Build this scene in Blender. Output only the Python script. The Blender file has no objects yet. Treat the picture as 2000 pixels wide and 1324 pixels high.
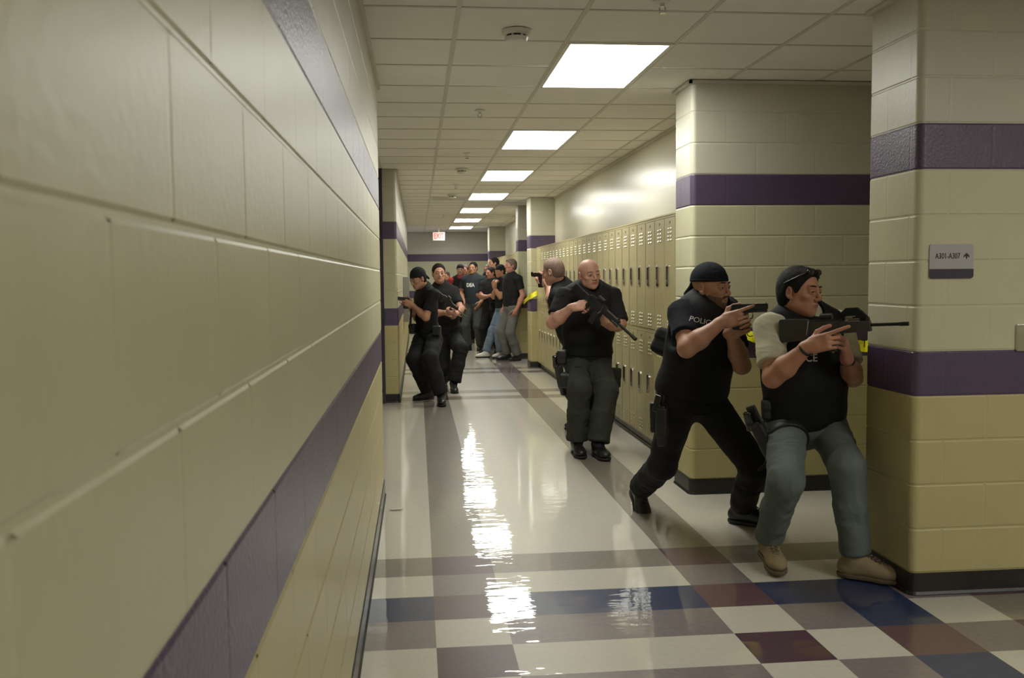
import bpy, bmesh, math, random
import numpy as np
from mathutils import Vector, Matrix
from mathutils.bvhtree import BVHTree
random.seed(7)
S = bpy.context.scene
COL = S.collection

# ---------------------------------------------------------------- camera, world, exposure
F_PX = 1833.15; YAW = 0.09996; PITCH = 0.06561; ROLL = -0.00975; CAM_H = 1.4686
cam_d = bpy.data.cameras.new('camera'); cam = bpy.data.objects.new('camera', cam_d); COL.objects.link(cam)
cam_d.sensor_fit = 'HORIZONTAL'; cam_d.sensor_width = 36.0; cam_d.lens = F_PX * 36.0 / 2000.0
cam_d.clip_start = 0.02; cam_d.clip_end = 200
Mx = Matrix.Rotation(-YAW, 4, 'Z') @ Matrix.Rotation(math.pi/2 - PITCH, 4, 'X') @ Matrix.Rotation(ROLL, 4, 'Z')
cam.matrix_world = Matrix.Translation((0, 0, CAM_H)) @ Mx
S.camera = cam
cam_d.dof.use_dof = True; cam_d.dof.focus_distance = 6.5; cam_d.dof.aperture_fstop = 8.0
S.view_settings.view_transform = 'Standard'; S.view_settings.look = 'None'
S.view_settings.exposure = 0.0; S.view_settings.gamma = 1.0; S.view_settings.use_curve_mapping = False
W = bpy.data.worlds.new('world'); S.world = W; W.use_nodes = True
W.node_tree.nodes['Background'].inputs[0].default_value = (0.75, 0.8, 1.0, 1)
W.node_tree.nodes['Background'].inputs[1].default_value = 0.03
LAMP = 20.5             # strength of the ceiling troffers' diffusers

# ---------------------------------------------------------------- rays
R3 = Mx.to_3x3()
def ray(px, py):
    return R3 @ Vector(((px - 1000) / F_PX, (662 - py) / F_PX, -1.0))
def at(px, py, Y):
    d = ray(px, py); t = Y / d.y
    return Vector((0, 0, CAM_H)) + d * t
def on_floor(px, py, z=0.0):
    d = ray(px, py); t = (z - CAM_H) / d.z
    return Vector((0, 0, CAM_H)) + d * t
def reach(o, px, py, L, sign):
    """point on the ray through (px,py) at distance L from o; sign -1 nearer, +1 farther"""
    c = Vector((0, 0, CAM_H)); d = ray(px, py).normalized(); m = c - o
    b = m.dot(d); q = m.dot(m) - L * L; D = b * b - q
    if D <= 0:
        p = c + d * (-b); return o + (p - o).normalized() * L
    return c + d * (-b + sign * math.sqrt(D))

# ---------------------------------------------------------------- materials
MATS = {}
def mat(name, col, rough=0.6, metal=0.0, bump=0.0, bscale=60.0, var=0.0, vscale=8.0, spec=0.5, coat=0.0, sss=0.0, emit=None, es=0.0, detail=3.0, bdist=0.01, sheen=0.0):
    if name in MATS: return MATS[name]
    m = bpy.data.materials.new(name); m.use_nodes = True; nt = m.node_tree; N = nt.nodes; L = nt.links
    b = N['Principled BSDF']
    b.inputs['Base Color'].default_value = (*col, 1); b.inputs['Roughness'].default_value = rough
    b.inputs['Metallic'].default_value = metal; b.inputs['Specular IOR Level'].default_value = spec
    if coat: b.inputs['Coat Weight'].default_value = coat; b.inputs['Coat Roughness'].default_value = 0.08
    if sheen: b.inputs['Sheen Weight'].default_value = sheen
    if sss:
        b.inputs['Subsurface Weight'].default_value = sss; b.inputs['Subsurface Radius'].default_value = (0.012, 0.005, 0.003); b.inputs['Subsurface Scale'].default_value = 1.0
    if emit: b.inputs['Emission Color'].default_value = (*emit, 1); b.inputs['Emission Strength'].default_value = es
    tc = None
    if bump or var:
        tc = N.new('ShaderNodeTexCoord')
    if var:
        n = N.new('ShaderNodeTexNoise'); n.inputs['Scale'].default_value = vscale; n.inputs['Detail'].default_value = detail
        L.new(tc.outputs['Object'], n.inputs['Vector'])
        mr = N.new('ShaderNodeMapRange'); mr.inputs['From Min'].default_value = 0.25; mr.inputs['From Max'].default_value = 0.75
        mr.inputs['To Min'].default_value = 1 - var; mr.inputs['To Max'].default_value = 1 + var
        L.new(n.outputs['Fac'], mr.inputs['Value'])
        vm = N.new('ShaderNodeVectorMath'); vm.operation = 'SCALE'; vm.inputs[0].default_value = col
        L.new(mr.outputs['Result'], vm.inputs['Scale']); L.new(vm.outputs['Vector'], b.inputs['Base Color'])
    if bump:
        n = N.new('ShaderNodeTexNoise'); n.inputs['Scale'].default_value = bscale; n.inputs['Detail'].default_value = detail
        L.new(tc.outputs['Object'], n.inputs['Vector'])
        bp = N.new('ShaderNodeBump'); bp.inputs['Strength'].default_value = bump; bp.inputs['Distance'].default_value = bdist
        L.new(n.outputs['Fac'], bp.inputs['Height']); L.new(bp.outputs['Normal'], b.inputs['Normal'])
    MATS[name] = m; return m

wall_kw = dict(rough=0.40, bump=0.38, bscale=48.0, bdist=0.0025, var=0.03, vscale=5.0, spec=0.42)
M_UP = mat('paint_upper_cream', (0.50, 0.475, 0.375), **wall_kw)
M_MID = mat('paint_cream', (0.49, 0.46, 0.305), **wall_kw)
M_LOW = mat('paint_tan', (0.44, 0.38, 0.185), **wall_kw)
M_BAND = mat('paint_purple', (0.078, 0.052, 0.098), rough=0.36, bump=0.5, bscale=90.0, bdist=0.004, var=0.08, vscale=20, spec=0.5)
M_SMOOTH = mat('paint_gloss_cream', (0.52, 0.485, 0.375), rough=0.26, bump=0.12, bscale=30.0, bdist=0.006, spec=0.5)
M_BASE = mat('vinyl_black', (0.014, 0.012, 0.012), rough=0.38, bump=0.25, bscale=30, bdist=0.004)
M_TOE = mat('toe_kick_grey', (0.10, 0.085, 0.07), rough=0.45, var=0.35, vscale=14)
M_CEIL = mat('ceiling_tile', (0.84, 0.80, 0.74), rough=0.9, bump=0.5, bscale=220.0, bdist=0.003, var=0.03, vscale=3)
M_GRID = mat('ceiling_grid', (0.60, 0.57, 0.50), rough=0.5)
M_LOCK = mat('locker_enamel', (0.42, 0.36, 0.185), rough=0.33, bump=0.15, bscale=120, bdist=0.002, spec=0.5, var=0.03, vscale=10)
M_LOCKIN = mat('locker_gap_shade', (0.16, 0.135, 0.07), rough=0.6)  # enamel darkened for the carcass: shade of the door gaps put into the colour
M_CHROME = mat('brushed_steel', (0.62, 0.60, 0.58), rough=0.25, metal=1.0)
M_PLASTIC = mat('white_plastic', (0.72, 0.70, 0.64), rough=0.45)
M_DARK = mat('dark_plastic', (0.02, 0.02, 0.022), rough=0.4)
M_TAPE = mat('yellow_tape', (0.72, 0.66, 0.02), rough=0.3)
M_TEXTK = mat('black_print', (0.012, 0.012, 0.012), rough=0.6)
M_TEXTW = mat('white_print', (0.55, 0.55, 0.52), rough=0.7)

def floor_mat(name, col, var=0.10):
    m = bpy.data.materials.new(name); m.use_nodes = True; nt = m.node_tree; N = nt.nodes; L = nt.links
    b = N['Principled BSDF']; b.inputs['Roughness'].default_value = 0.4; b.inputs['Specular IOR Level'].default_value = 0.3
    b.inputs['Coat Weight'].default_value = 0.95; b.inputs['Coat Roughness'].default_value = 0.025; b.inputs['Coat IOR'].default_value = 1.5
    tc = N.new('ShaderNodeTexCoord')
    n = N.new('ShaderNodeTexNoise'); n.inputs['Scale'].default_value = 38; n.inputs['Detail'].default_value = 6
    L.new(tc.outputs['Object'], n.inputs['Vector'])
    mr = N.new('ShaderNodeMapRange'); mr.inputs['From Min'].default_value = 0.3; mr.inputs['From Max'].default_value = 0.7
    mr.inputs['To Min'].default_value = 1 - var; mr.inputs['To Max'].default_value = 1 + var
    L.new(n.outputs['Fac'], mr.inputs['Value'])
    vm = N.new('ShaderNodeVectorMath'); vm.operation = 'SCALE'; vm.inputs[0].default_value = col
    L.new(mr.outputs['Result'], vm.inputs['Scale']); L.new(vm.outputs['Vector'], b.inputs['Base Color'])
    w = N.new('ShaderNodeTexNoise'); w.inputs['Scale'].default_value = 5.5; w.inputs['Detail'].default_value = 2.5
    mp = N.new('ShaderNodeMapping'); mp.inputs['Scale'].default_value = (1.0, 2.2, 1.0)
    L.new(tc.outputs['Object'], mp.inputs['Vector']); L.new(mp.outputs['Vector'], w.inputs['Vector'])
    bp = N.new('ShaderNodeBump'); bp.inputs['Strength'].default_value = 0.11; bp.inputs['Distance'].default_value = 0.012
    L.new(w.outputs['Fac'], bp.inputs['Height'])
    L.new(bp.outputs['Normal'], b.inputs['Normal']); L.new(bp.outputs['Normal'], b.inputs['Coat Normal'])
    return m
FM = [floor_mat('tile_white', (0.60, 0.56, 0.47), 0.04), floor_mat('tile_greige', (0.245, 0.215, 0.175)), floor_mat('tile_mauve', (0.215, 0.175, 0.175)),
      floor_mat('tile_plum', (0.085, 0.038, 0.055)), floor_mat('tile_navy', (0.022, 0.035, 0.10)), floor_mat('tile_maroon', (0.115, 0.06, 0.07))]

# ---------------------------------------------------------------- object helpers
def tag(o, label=None, cat=None, group=None, kind=None):
    if label: o['label'] = label
    if cat: o['category'] = cat
    if group: o['group'] = group
    if kind: o['kind'] = kind
    return o
def empty(name, loc, label=None, cat=None, group=None):
    o = bpy.data.objects.new(name, None); COL.objects.link(o); o.location = loc; o.empty_display_size = 0.1
    return tag(o, label, cat, group)
def link(name, me, mats, parent=None, smooth=False):
    o = bpy.data.objects.new(name, me); COL.objects.link(o)
    for m in (mats if isinstance(mats, (list, tuple)) else [mats]): me.materials.append(m)
    if parent: o.parent = parent
    if smooth: me.polygons.foreach_set('use_smooth', [True] * len(me.polygons))
    return o
class MB:
    """collects faces, links them as one mesh"""
    def __init__(s): s.bm = bmesh.new()
    def quad(s, a, b, c, d, mi=0):
        vs = [s.bm.verts.new(p) for p in (a, b, c, d)]; f = s.bm.faces.new(vs); f.material_index = mi; return f
    def box(s, lo, hi, mi=0, bev=0.0, M=None):
        lo = Vector(lo); hi = Vector(hi); c = (lo + hi) / 2; d = hi - lo
        T = Matrix.Translation(c) @ Matrix.Diagonal((d.x, d.y, d.z, 1))
        if M is not None: T = M @ T
        t = bmesh.new(); bmesh.ops.create_cube(t, size=1.0, matrix=T)
        if bev: bmesh.ops.bevel(t, geom=t.edges[:], offset=bev, segments=2, affect='EDGES', profile=0.7)
        s.merge(t, mi)
    def merge(s, t, mi=0):
        for f in t.faces: f.material_index = mi
        me = bpy.data.meshes.new('t'); t.to_mesh(me); t.free(); s.bm.from_mesh(me); bpy.data.meshes.remove(me)
    def prism(s, pts, y0, y1, mi=0, bev=0.0, M=None):
        """2D outline (x,z) extruded along y"""
        t = bmesh.new(); vs = [t.verts.new((p[0], y0, p[1])) for p in pts]; f = t.faces.new(vs)
        r = bmesh.ops.extrude_face_region(t, geom=[f]); 
        for v in r['geom']:
            if isinstance(v, bmesh.types.BMVert): v.co.y = y1
        bmesh.ops.recalc_face_normals(t, faces=t.faces[:])
        if bev: bmesh.ops.bevel(t, geom=t.edges[:], offset=bev, segments=2, affect='EDGES', profile=0.7)
        if M is not None: bmesh.ops.transform(t, matrix=M, verts=t.verts[:])
        s.merge(t, mi)
    def tube(s, pts, r, mi=0, n=10, cap=True, M=None):
        """round bar through pts (radius or list of radii)"""
        t = bmesh.new(); P = [Vector(p) for p in pts]; rr = r if isinstance(r, (list, tuple)) else [r] * len(P); rings = []
        up = Vector((0, 0, 1))
        for i, p in enumerate(P):
            d = (P[min(i + 1, len(P) - 1)] - P[max(i - 1, 0)]).normalized()
            a = d.cross(up)
            if a.length < 0.05: a = d.cross(Vector((1, 0, 0)))
            a.normalize(); b = d.cross(a)
            rings.append([t.verts.new(p + (a * math.cos(2 * math.pi * k / n) + b * math.sin(2 * math.pi * k / n)) * rr[i]) for k in range(n)])
        for i in range(len(P) - 1):
            for k in range(n): t.faces.new((rings[i][k], rings[i][(k + 1) % n], rings[i + 1][(k + 1) % n], rings[i + 1][k]))
        if cap: t.faces.new(rings[0][::-1]); t.faces.new(rings[-1])
        bmesh.ops.recalc_face_normals(t, faces=t.faces[:])
        if M is not None: bmesh.ops.transform(t, matrix=M, verts=t.verts[:])
        s.merge(t, mi)
    def build(s, name, mats, parent=None, smooth=False, auto=False):
        me = bpy.data.meshes.new(name); s.bm.to_mesh(me); s.bm.free()
        o = link(name, me, mats, parent, smooth or auto)
        if auto: me.set_sharp_from_angle(angle=math.radians(35))
        return o

# ---------------------------------------------------------------- the building shell
BK = 0.2032; HC = 2.7417
zc = lambda k: 0.1016 + BK * k
XL = -0.2457; XW = 2.2204; XP = 1.806
def course_mat(k): return 3 if k in (4, 9) else (0 if k >= 10 else (1 if k >= 5 else 2))
WM = [M_UP, M_MID, M_LOW, M_BAND]
def wall_run(mb, p, q, nrm, phase=0.0, g=0.003, bv=0.005, dep=0.0026, dv=0.0006):
    """painted block courses between plan points p and q, with recessed joints"""
    p = Vector((*p, 0)); q = Vector((*q, 0)); d = q - p; Lw = d.length; d.normalize(); n = Vector((*nrm, 0))
    def P(s_, z, o): return p + d * s_ + Vector((0, 0, z)) + n * o
    flip = d.cross(Vector((0, 0, 1))).dot(n) < 0
    def Q(a, b, c, e, mi):
        mb.quad(*((a, b, c, e) if not flip else (e, c, b, a)), mi)
    for k in range(-1, 13):
        z0 = max(zc(k), 0.0); z1 = min(zc(k + 1), HC); mi = course_mat(k)
        Q(P(0, z0, -dep), P(Lw, z0, -dep), P(Lw, z1, -dep), P(0, z1, -dep), mi)
        s0 = -0.4064 * 2 + (phase + (0.2032 if k % 2 else 0.0)) % 0.4064
        while s0 < Lw:
            a = max(s0, 0) ; b = min(s0 + 0.4064, Lw)
            if b - a > 0.02:
                ga = g if s0 >= 0 else 0.0; gb = g if s0 + 0.4064 <= Lw else 0.0
                a1, b1, c0, c1 = a + ga, b - gb, z0 + g, z1 - g
                ba = bv if ga else 0.0; bb = bv if gb else 0.0
                i = [P(a1 + ba, c0 + bv, 0), P(b1 - bb, c0 + bv, 0), P(b1 - bb, c1 - bv, 0), P(a1 + ba, c1 - bv, 0)]
                o = [P(a1, c0, -dep), P(b1, c0, -dep), P(b1, c1, -dep), P(a1, c1, -dep)]
                ov = [P(a1, c0 + bv, -dv), P(b1, c0 + bv, -dv), P(b1, c1 - bv, -dv), P(a1, c1 - bv, -dv)]
                Q(*i, mi)
                Q(o[0], o[1], i[1], i[0], mi); Q(o[2], o[3], i[3], i[2], mi)
                Q(ov[1], ov[2], i[2], i[1], mi); Q(ov[3], ov[0], i[0], i[3], mi)
                if gb: Q(ov[1], P(b1 + 2 * g, c0 + bv, -dv), P(b1 + 2 * g, c1 - bv, -dv), ov[2], mi)
            s0 += 0.4064
def bullnose(mb, c, a0, a1, r=0.035, seg=8):
    """rounded outside corner about plan centre c from angle a0 to a1"""
    g = 0.003; bv = 0.005; dep = 0.003
    for k in range(-1, 13):
        z0 = max(zc(k), 0.0); z1 = min(zc(k + 1), HC); mi = course_mat(k)
        rows = [(z0, r - dep), (z0 + g, r - dep), (z0 + g + bv, r), (z1 - g - bv, r), (z1 - g, r - dep), (z1, r - dep)]
        for i in range(seg):
            t0 = a0 + (a1 - a0) * i / seg; t1 = a0 + (a1 - a0) * (i + 1) / seg
            for (za, ra), (zb, rb) in zip(rows, rows[1:]):
                if zb <= za: continue
                f = mb.quad((c[0] + ra * math.cos(t0), c[1] + ra * math.sin(t0), za), (c[0] + ra * math.cos(t1), c[1] + ra * math.sin(t1), za),
                        (c[0] + rb * math.cos(t1), c[1] + rb * math.sin(t1), zb), (c[0] + rb * math.cos(t0), c[1] + rb * math.sin(t0), zb), mi)
                if a1 < a0: f.normal_flip()
                f.smooth = True
PI = math.pi; rb = 0.035
def structure(o): return tag(o, kind='structure')
YE = 6.40
w = MB(); wall_run(w, (XL, -3.0), (XL, YE - rb), (1, 0), phase=0.13); bullnose(w, (XL - rb, YE - rb), 0, PI / 2)
wall_run(w, (XL - rb, YE), (-2.6, YE), (0, 1)); structure(w.build('wall_left', WM))
YP = 11.14; XLP = -0.229
w = MB(); wall_run(w, (-0.39, YP), (XLP - rb, YP), (0, -1)); bullnose(w, (XLP - rb, YP + rb), -PI / 2, 0)
wall_run(w, (XLP, YP + rb), (XLP, 23.5), (1, 0)); wall_run(w, (XLP, 23.5), (-4.2, 23.5), (0, 1)); structure(w.build('wall_left_far', WM))
w = MB(); wall_run(w, (-2.6, YP), (-1.42, YP), (0, -1)); wall_run(w, (-2.6, YE), (-2.6, YP), (1, 0)); structure(w.build('wall_left_recess', WM))
# purple frame beside the left pier, with a wooden door in it
w = MB(); w.box((-0.49, YP - 0.06, 0), (-0.39, YP + 0.12, HC)); w.box((-1.42, YP - 0.06, 0), (-1.32, YP + 0.12, HC)); w.box((-1.32, YP - 0.06, 2.15), (-0.49, YP + 0.12, HC))
d1 = structure(w.build('door_1', mat('door_frame_purple', (0.03, 0.022, 0.042), rough=0.35)))
w = MB(); w.box((-1.32, YP + 0.02, 0.01), (-0.49, YP + 0.065, 2.15)); w.build('door_leaf', mat('door_wood', (0.25, 0.15, 0.08), rough=0.4), d1)
w = MB(); w.tube([(-1.25, YP + 0.02, 1.0), (-1.25, YP - 0.03, 1.0), (-1.14, YP - 0.03, 1.0)], 0.009); w.build('door_handle', M_CHROME, d1, auto=True)
# right near pier and corridor corner
YR = 4.003
w = MB(); wall_run(w, (5.4, YR), (XW + rb, YR), (0, -1), phase=0.19); bullnose(w, (XW + rb, YR + rb), -PI / 2, -PI)
wall_run(w, (XW, YR + rb), (XW, 4.475 - rb), (-1, 0), phase=0.24); bullnose(w, (XW + rb, 4.475 - rb), PI, PI / 2); wall_run(w, (XW + rb, 4.475), (3.7, 4.475), (0, 1)); structure(w.build('wall_right', WM))
def pier(name, y0, y1, xin=3.7, back=None, phase=0.0):
    w = MB(); wall_run(w, (xin, y0), (XP + rb, y0), (0, -1), phase=phase); bullnose(w, (XP + rb, y0 + rb), -PI / 2, -PI)
    wall_run(w, (XP, y0 + rb), (XP, y1 - rb), (-1, 0)); bullnose(w, (XP + rb, y1 - rb), PI, PI / 2); wall_run(w, (XP + rb, y1), (back or XW + 0.01, y1), (0, 1))
    return structure(w.build(name, WM))
YM = 6.077
pier('wall_right_pier', YM, 6.484, 3.7, phase=(3.7 - 2.245) % .4064)
pier('wall_right_pier_middle', 15.03, 15.43, 2.23, 3.7); pier('wall_right_pier_far', 16.75, 17.15, 3.7); pier('wall_right_pier_end', 23.6, 24.0, 2.23, 5)
w = MB(); w.quad((XW, 6.48, 0), (XW, 15.04, 0), (XW, 15.04, HC), (XW, 6.48, HC)); structure(w.build('wall_right_lockers', M_SMOOTH))
w = MB(); w.quad((XW, 17.15, 0), (XW, 23.6, 0), (XW, 23.6, HC), (XW, 17.15, HC)); structure(w.build('wall_right_lockers_far', M_SMOOTH))
w = MB(); wall_run(w, (3.7, 4.475), (3.7, YM), (-1, 0)); structure(w.build('wall_right_recess', WM))
w = MB(); wall_run(w, (3.7, 15.43), (3.7, 16.75), (-1, 0)); structure(w.build('wall_right_recess_far', WM))
YF = 26.3
w = MB(); wall_run(w, (-4.2, YF), (5, YF), (0, -1)); structure(w.build('wall_far', WM))
w = MB(); wall_run(w, (5.4, -3), (5.4, YR), (-1, 0)); structure(w.build('wall_right_end', WM))
w = MB(); wall_run(w, (XL, -3.0), (5.4, -3.0), (0, 1)); structure(w.build('wall_back', WM))
w = MB(); wall_run(w, (5, 24.0), (5, YF), (-1, 0)); structure(w.build('wall_far_right', WM))
# daylight window at the far left passage
w = MB(); w.quad((-4.2, 23.5, 0), (-4.2, YF, 0), (-4.2, YF, 0.6), (-4.2, 23.5, 0.6)); w.quad((-4.2, 23.5, 2.5), (-4.2, YF, 2.5), (-4.2, YF, HC), (-4.2, 23.5, HC)); structure(w.build('wall_left_passage', M_MID))
w = MB(); 
for y in (23.5, 24.4, 25.3, YF - 0.06): w.box((-4.22, y, 0.6), (-4.14, y + 0.06, 2.5))
for z in (0.6, 2.44): w.box((-4.22, 23.5, z), (-4.14, YF, z + 0.06))
wn = structure(w.build('window_1', mat('window_frame_grey', (0.3, 0.3, 0.3), rough=0.4)))
w = MB(); w.quad((-4.2, 23.5, 0.6), (-4.2, YF, 0.6), (-4.2, YF, 2.5), (-4.2, 23.5, 2.5)); w.build('daylight_pane', mat('daylight', (0.8, 0.85, 1), emit=(0.55, 0.66, 1.0), es=2.5), wn)

# baseboards
def base_run(mb, pts, nsign):
    """black cove base along plan points; left-hand normal times nsign faces the room"""
    prof = [(0.0, 0.102), (0.005, 0.102), (0.006, 0.09), (0.006, 0.016), (0.013, 0.004), (0.014, 0.0)]
    P = [Vector((*p, 0)) for p in pts]
    offs = []
    for i, p in enumerate(P):
        ns = []
        for j in (i - 1, i):
            if 0 <= j < len(P) - 1:
                d = (P[j + 1] - P[j]).normalized(); ns.append(Vector((-d.y, d.x, 0)) * nsign)
        n = sum(ns, Vector()).normalized(); offs.append(n / max(n.dot(ns[0]), 0.3))
    for i in range(len(P) - 1):
        for (o0, z0), (o1, z1) in zip(prof, prof[1:]):
            mb.quad(P[i] + offs[i] * o0 + Vector((0, 0, z0)), P[i + 1] + offs[i + 1] * o0 + Vector((0, 0, z0)), P[i + 1] + offs[i + 1] * o1 + Vector((0, 0, z1)), P[i] + offs[i] * o1 + Vector((0, 0, z1)))
def arc(c, a0, a1, r=rb, n=6): return [(c[0] + r * math.cos(a0 + (a1 - a0) * i / n), c[1] + r * math.sin(a0 + (a1 - a0) * i / n)) for i in range(n + 1)]
def base(name, pts, s_, m=None):
    w = MB(); base_run(w, pts, s_); bmesh.ops.recalc_face_normals(w.bm, faces=w.bm.faces[:]); structure(w.build(name, m or M_BASE))
base('baseboard_left', [(XL, -3), *arc((XL - rb, YE - rb), 0, PI / 2), (-2.6, YE)], -1)
base('baseboard_left_far', [(-0.39, YP), *arc((XLP - rb, YP + rb), -PI / 2, 0), (XLP, 23.5), (-4.2, 23.5)], -1)
base('baseboard_right', [(5.4, YR), *arc((XW + rb, YR + rb), -PI / 2, -PI), *arc((XW + rb, 4.475 - rb), PI, PI / 2), (3.7, 4.475), (3.7, YM), *arc((XP + rb, YM + rb), -PI / 2, -PI), *arc((XP + rb, 6.484 - rb), PI, PI / 2)], 1)
base('baseboard_right_middle', [(2.2, 15.03), *arc((XP + rb, 15.03 + rb), -PI / 2, -PI), *arc((XP + rb, 15.43 - rb), PI, PI / 2), (3.7, 15.43), (3.7, 16.75), *arc((XP + rb, 16.75 + rb), -PI / 2, -PI), *arc((XP + rb, 17.15 - rb), PI, PI / 2)], 1)
base('baseboard_right_far', [(2.2, 23.6), *arc((XP + rb, 23.6 + rb), -PI / 2, -PI), *arc((XP + rb, 24.0 - rb), PI, PI / 2), (5, 24.0), (5, YF)], 1)
base('baseboard_far', [(-4.2, YF), (5, YF)], -1)

# floor of square tiles
T = 0.3048; FX0 = 0.0529; FY0 = 4.8788
def tile_kind(i, n):
    """i column, n row counted away from the camera from the near greige row (row 0 = FY0-T..FY0)"""
    j = -n
    if 1 <= n <= 20 or n > 34: return 1 if i in (0, 4) else 0
    if n in (21, 23): return 0 if False else 0
    return 0
def kind(i, r):
    # r = 0 is the row whose far edge is FY0, growing away from the camera
    stripe = i in (0, 4)
    if r > 0:
        n = r - 1                      # n-th tile beyond FY0
        if n in (21, 23): return 3 if stripe else 1
        if n == 22: return 5 if stripe else 0
        if 24 <= n <= 30: return 2 if stripe else 0
        if n in (31, 33): return 3 if stripe else 1
        if n == 32: return 5 if stripe else 0
        return 1 if stripe else 0
    if r == 0: return 3 if stripe else 1
    if r == -1: return 2 if stripe else 0
    j = -r
    if i >= 6:
        if i == 6: return 5 if (j % 2 == 0 and j >= 4) else 4
        return [0, 1][i % 2 == 0] if j % 2 else (2 if i % 2 else 3)
    if j == 2: return 5 if stripe else 4
    if j % 2 == 1: return 0 if stripe else 2
    return 3 if stripe else 0
w = MB()
for i in range(-16, 18):
    for r in range(-26, 72):
        x0 = FX0 + i * T; y0 = FY0 + (r - 1) * T
        w.quad((x0, y0, 0), (x0 + T, y0, 0), (x0 + T, y0 + T, 0), (x0, y0 + T, 0), kind(i, r))
bmesh.ops.remove_doubles(w.bm, verts=w.bm.verts[:], dist=1e-5)
structure(w.build('floor', FM))

# ceiling grid
CX0 = 0.8282; CY0 = 4.5323; CT = 0.6096
light_rows = [-12] + [1 + 5 * k for k in range(0, 7)]  # leading entry is an unseen panel added to light the near left wall
light_cells = {(0, r) for r in light_rows} | {(0, r + 1) for r in light_rows}
fill_cells = {(3, -6), (3, -5), (6, -8), (6, -7)}  # cells of the unseen panels added over the side passage
vent_cell = (-1, 17)
w = MB(); g = 0.012; dz = 0.004
for i in range(-9, 9):
    for r in range(-13, 36):
        if (i, r) in light_cells or (i, r) in fill_cells or (i, r) == vent_cell: continue
        x0 = CX0 + i * CT; y0 = CY0 + r * CT
        a, b, c, e = x0 + g, x0 + CT - g, y0 + g, y0 + CT - g
        w.quad((a, e, HC + dz), (b, e, HC + dz), (b, c, HC + dz), (a, c, HC + dz), 0)
for i in range(-9, 10):
    x = CX0 + i * CT; w.box((x - g, CY0 - 13 * CT, HC), (x + g, CY0 + 36 * CT, HC + 0.01), 1)
for r in range(-13, 37):
    y = CY0 + r * CT; w.box((CX0 - 9 * CT, y - g * 0.8, HC + 0.0006), (CX0 + 9 * CT, y + g * 0.8, HC + 0.01), 1)
w.box((CX0 - 9 * CT, CY0 - 13 * CT, HC + 0.12), (CX0 + 9 * CT, CY0 + 36 * CT, HC + 0.14), 0)
structure(w.build('ceiling', [M_CEIL, M_GRID]))
# wall angle trims
w = MB()
w.box((XL, -3, HC - 0.02), (XL + 0.02, YE, HC)); w.box((XLP, YP, HC - 0.02), (XLP + 0.02, 23.5, HC)); w.box((XW - 0.02, 6.48, HC - 0.02), (XW, 15.03, HC))
w.box((XP - 0.02, YM - 0.02, HC - 0.022), (3.7, YM, HC - 0.001)); w.box((XP - 0.02, YM - 0.02, HC - 0.022), (XP, 6.48, HC)); w.box((XW - 0.02, YR - 0.02, HC - 0.02), (5.4, YR, HC)); w.box((XW - 0.02, YR, HC - 0.02), (XW, 4.475, HC))
structure(w.build('trim_1', M_GRID))

# troffers
M_DIFF = mat('lamp_diffuser', (0.9, 0.9, 0.9), rough=0.4, emit=(0.985, 1.0, 0.93), es=LAMP)
ordn = ['first', 'second', 'third', 'fourth', 'fifth', 'sixth', 'seventh']
w = MB()
x0, x1, y0, y1 = -CT / 2, CT / 2, -CT, CT
fr = 0.03
w.box((x0 + .004, y0 + .004, -0.004), (x0 + fr, y1 - .004, 0.09)); w.box((x1 - fr, y0 + .004, -0.004), (x1 - .004, y1 - .004, 0.09)); w.box((x0 + fr, y0 + .004, -0.004), (x1 - fr, y0 + fr, 0.09)); w.box((x0 + fr, y1 - fr, -0.004), (x1 - fr, y1 - .004, 0.09))
fr_me = None
for q, r in enumerate(light_rows):
    vis = q - 1
    lab = ('square-edged bright ceiling light panel, %s from the near end of the row' % ordn[vis]) if vis >= 0 else 'unseen ceiling light panel added as fill behind the viewpoint'
    t = empty('ceiling_light', (CX0 + CT / 2, CY0 + (r + 1) * CT, HC), lab, 'light', 'ceiling light panels down the hallway')
    if fr_me is None:
        f = w.build('frame', M_PLASTIC, t); fr_me = f.data
        w2 = MB(); w2.box((x0 + fr, y0 + fr, 0.0), (x1 - fr, y1 - fr, 0.012)); d_ = w2.build('diffuser', M_DIFF, t); df_me = d_.data
    else:
        for nm, me in (('frame', fr_me), ('diffuser', df_me)):
            o = bpy.data.objects.new(nm, me); COL.objects.link(o); o.parent = t

for cx, cy, lb in ((3.5, -5, 'unseen ceiling light panel added as fill over the side passage right of the viewpoint'), (6.5, -7, 'unseen fill light panel added farther along the side passage at right')):  # unseen panels added to brighten the near pier and the left wall
    t = empty('ceiling_light', (CX0 + cx * CT, CY0 + cy * CT, HC), lb, 'light', 'ceiling light panels down the hallway')
    for nm, me in (('frame', fr_me), ('diffuser', df_me)):
        o = bpy.data.objects.new(nm, me); COL.objects.link(o); o.parent = t

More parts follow.
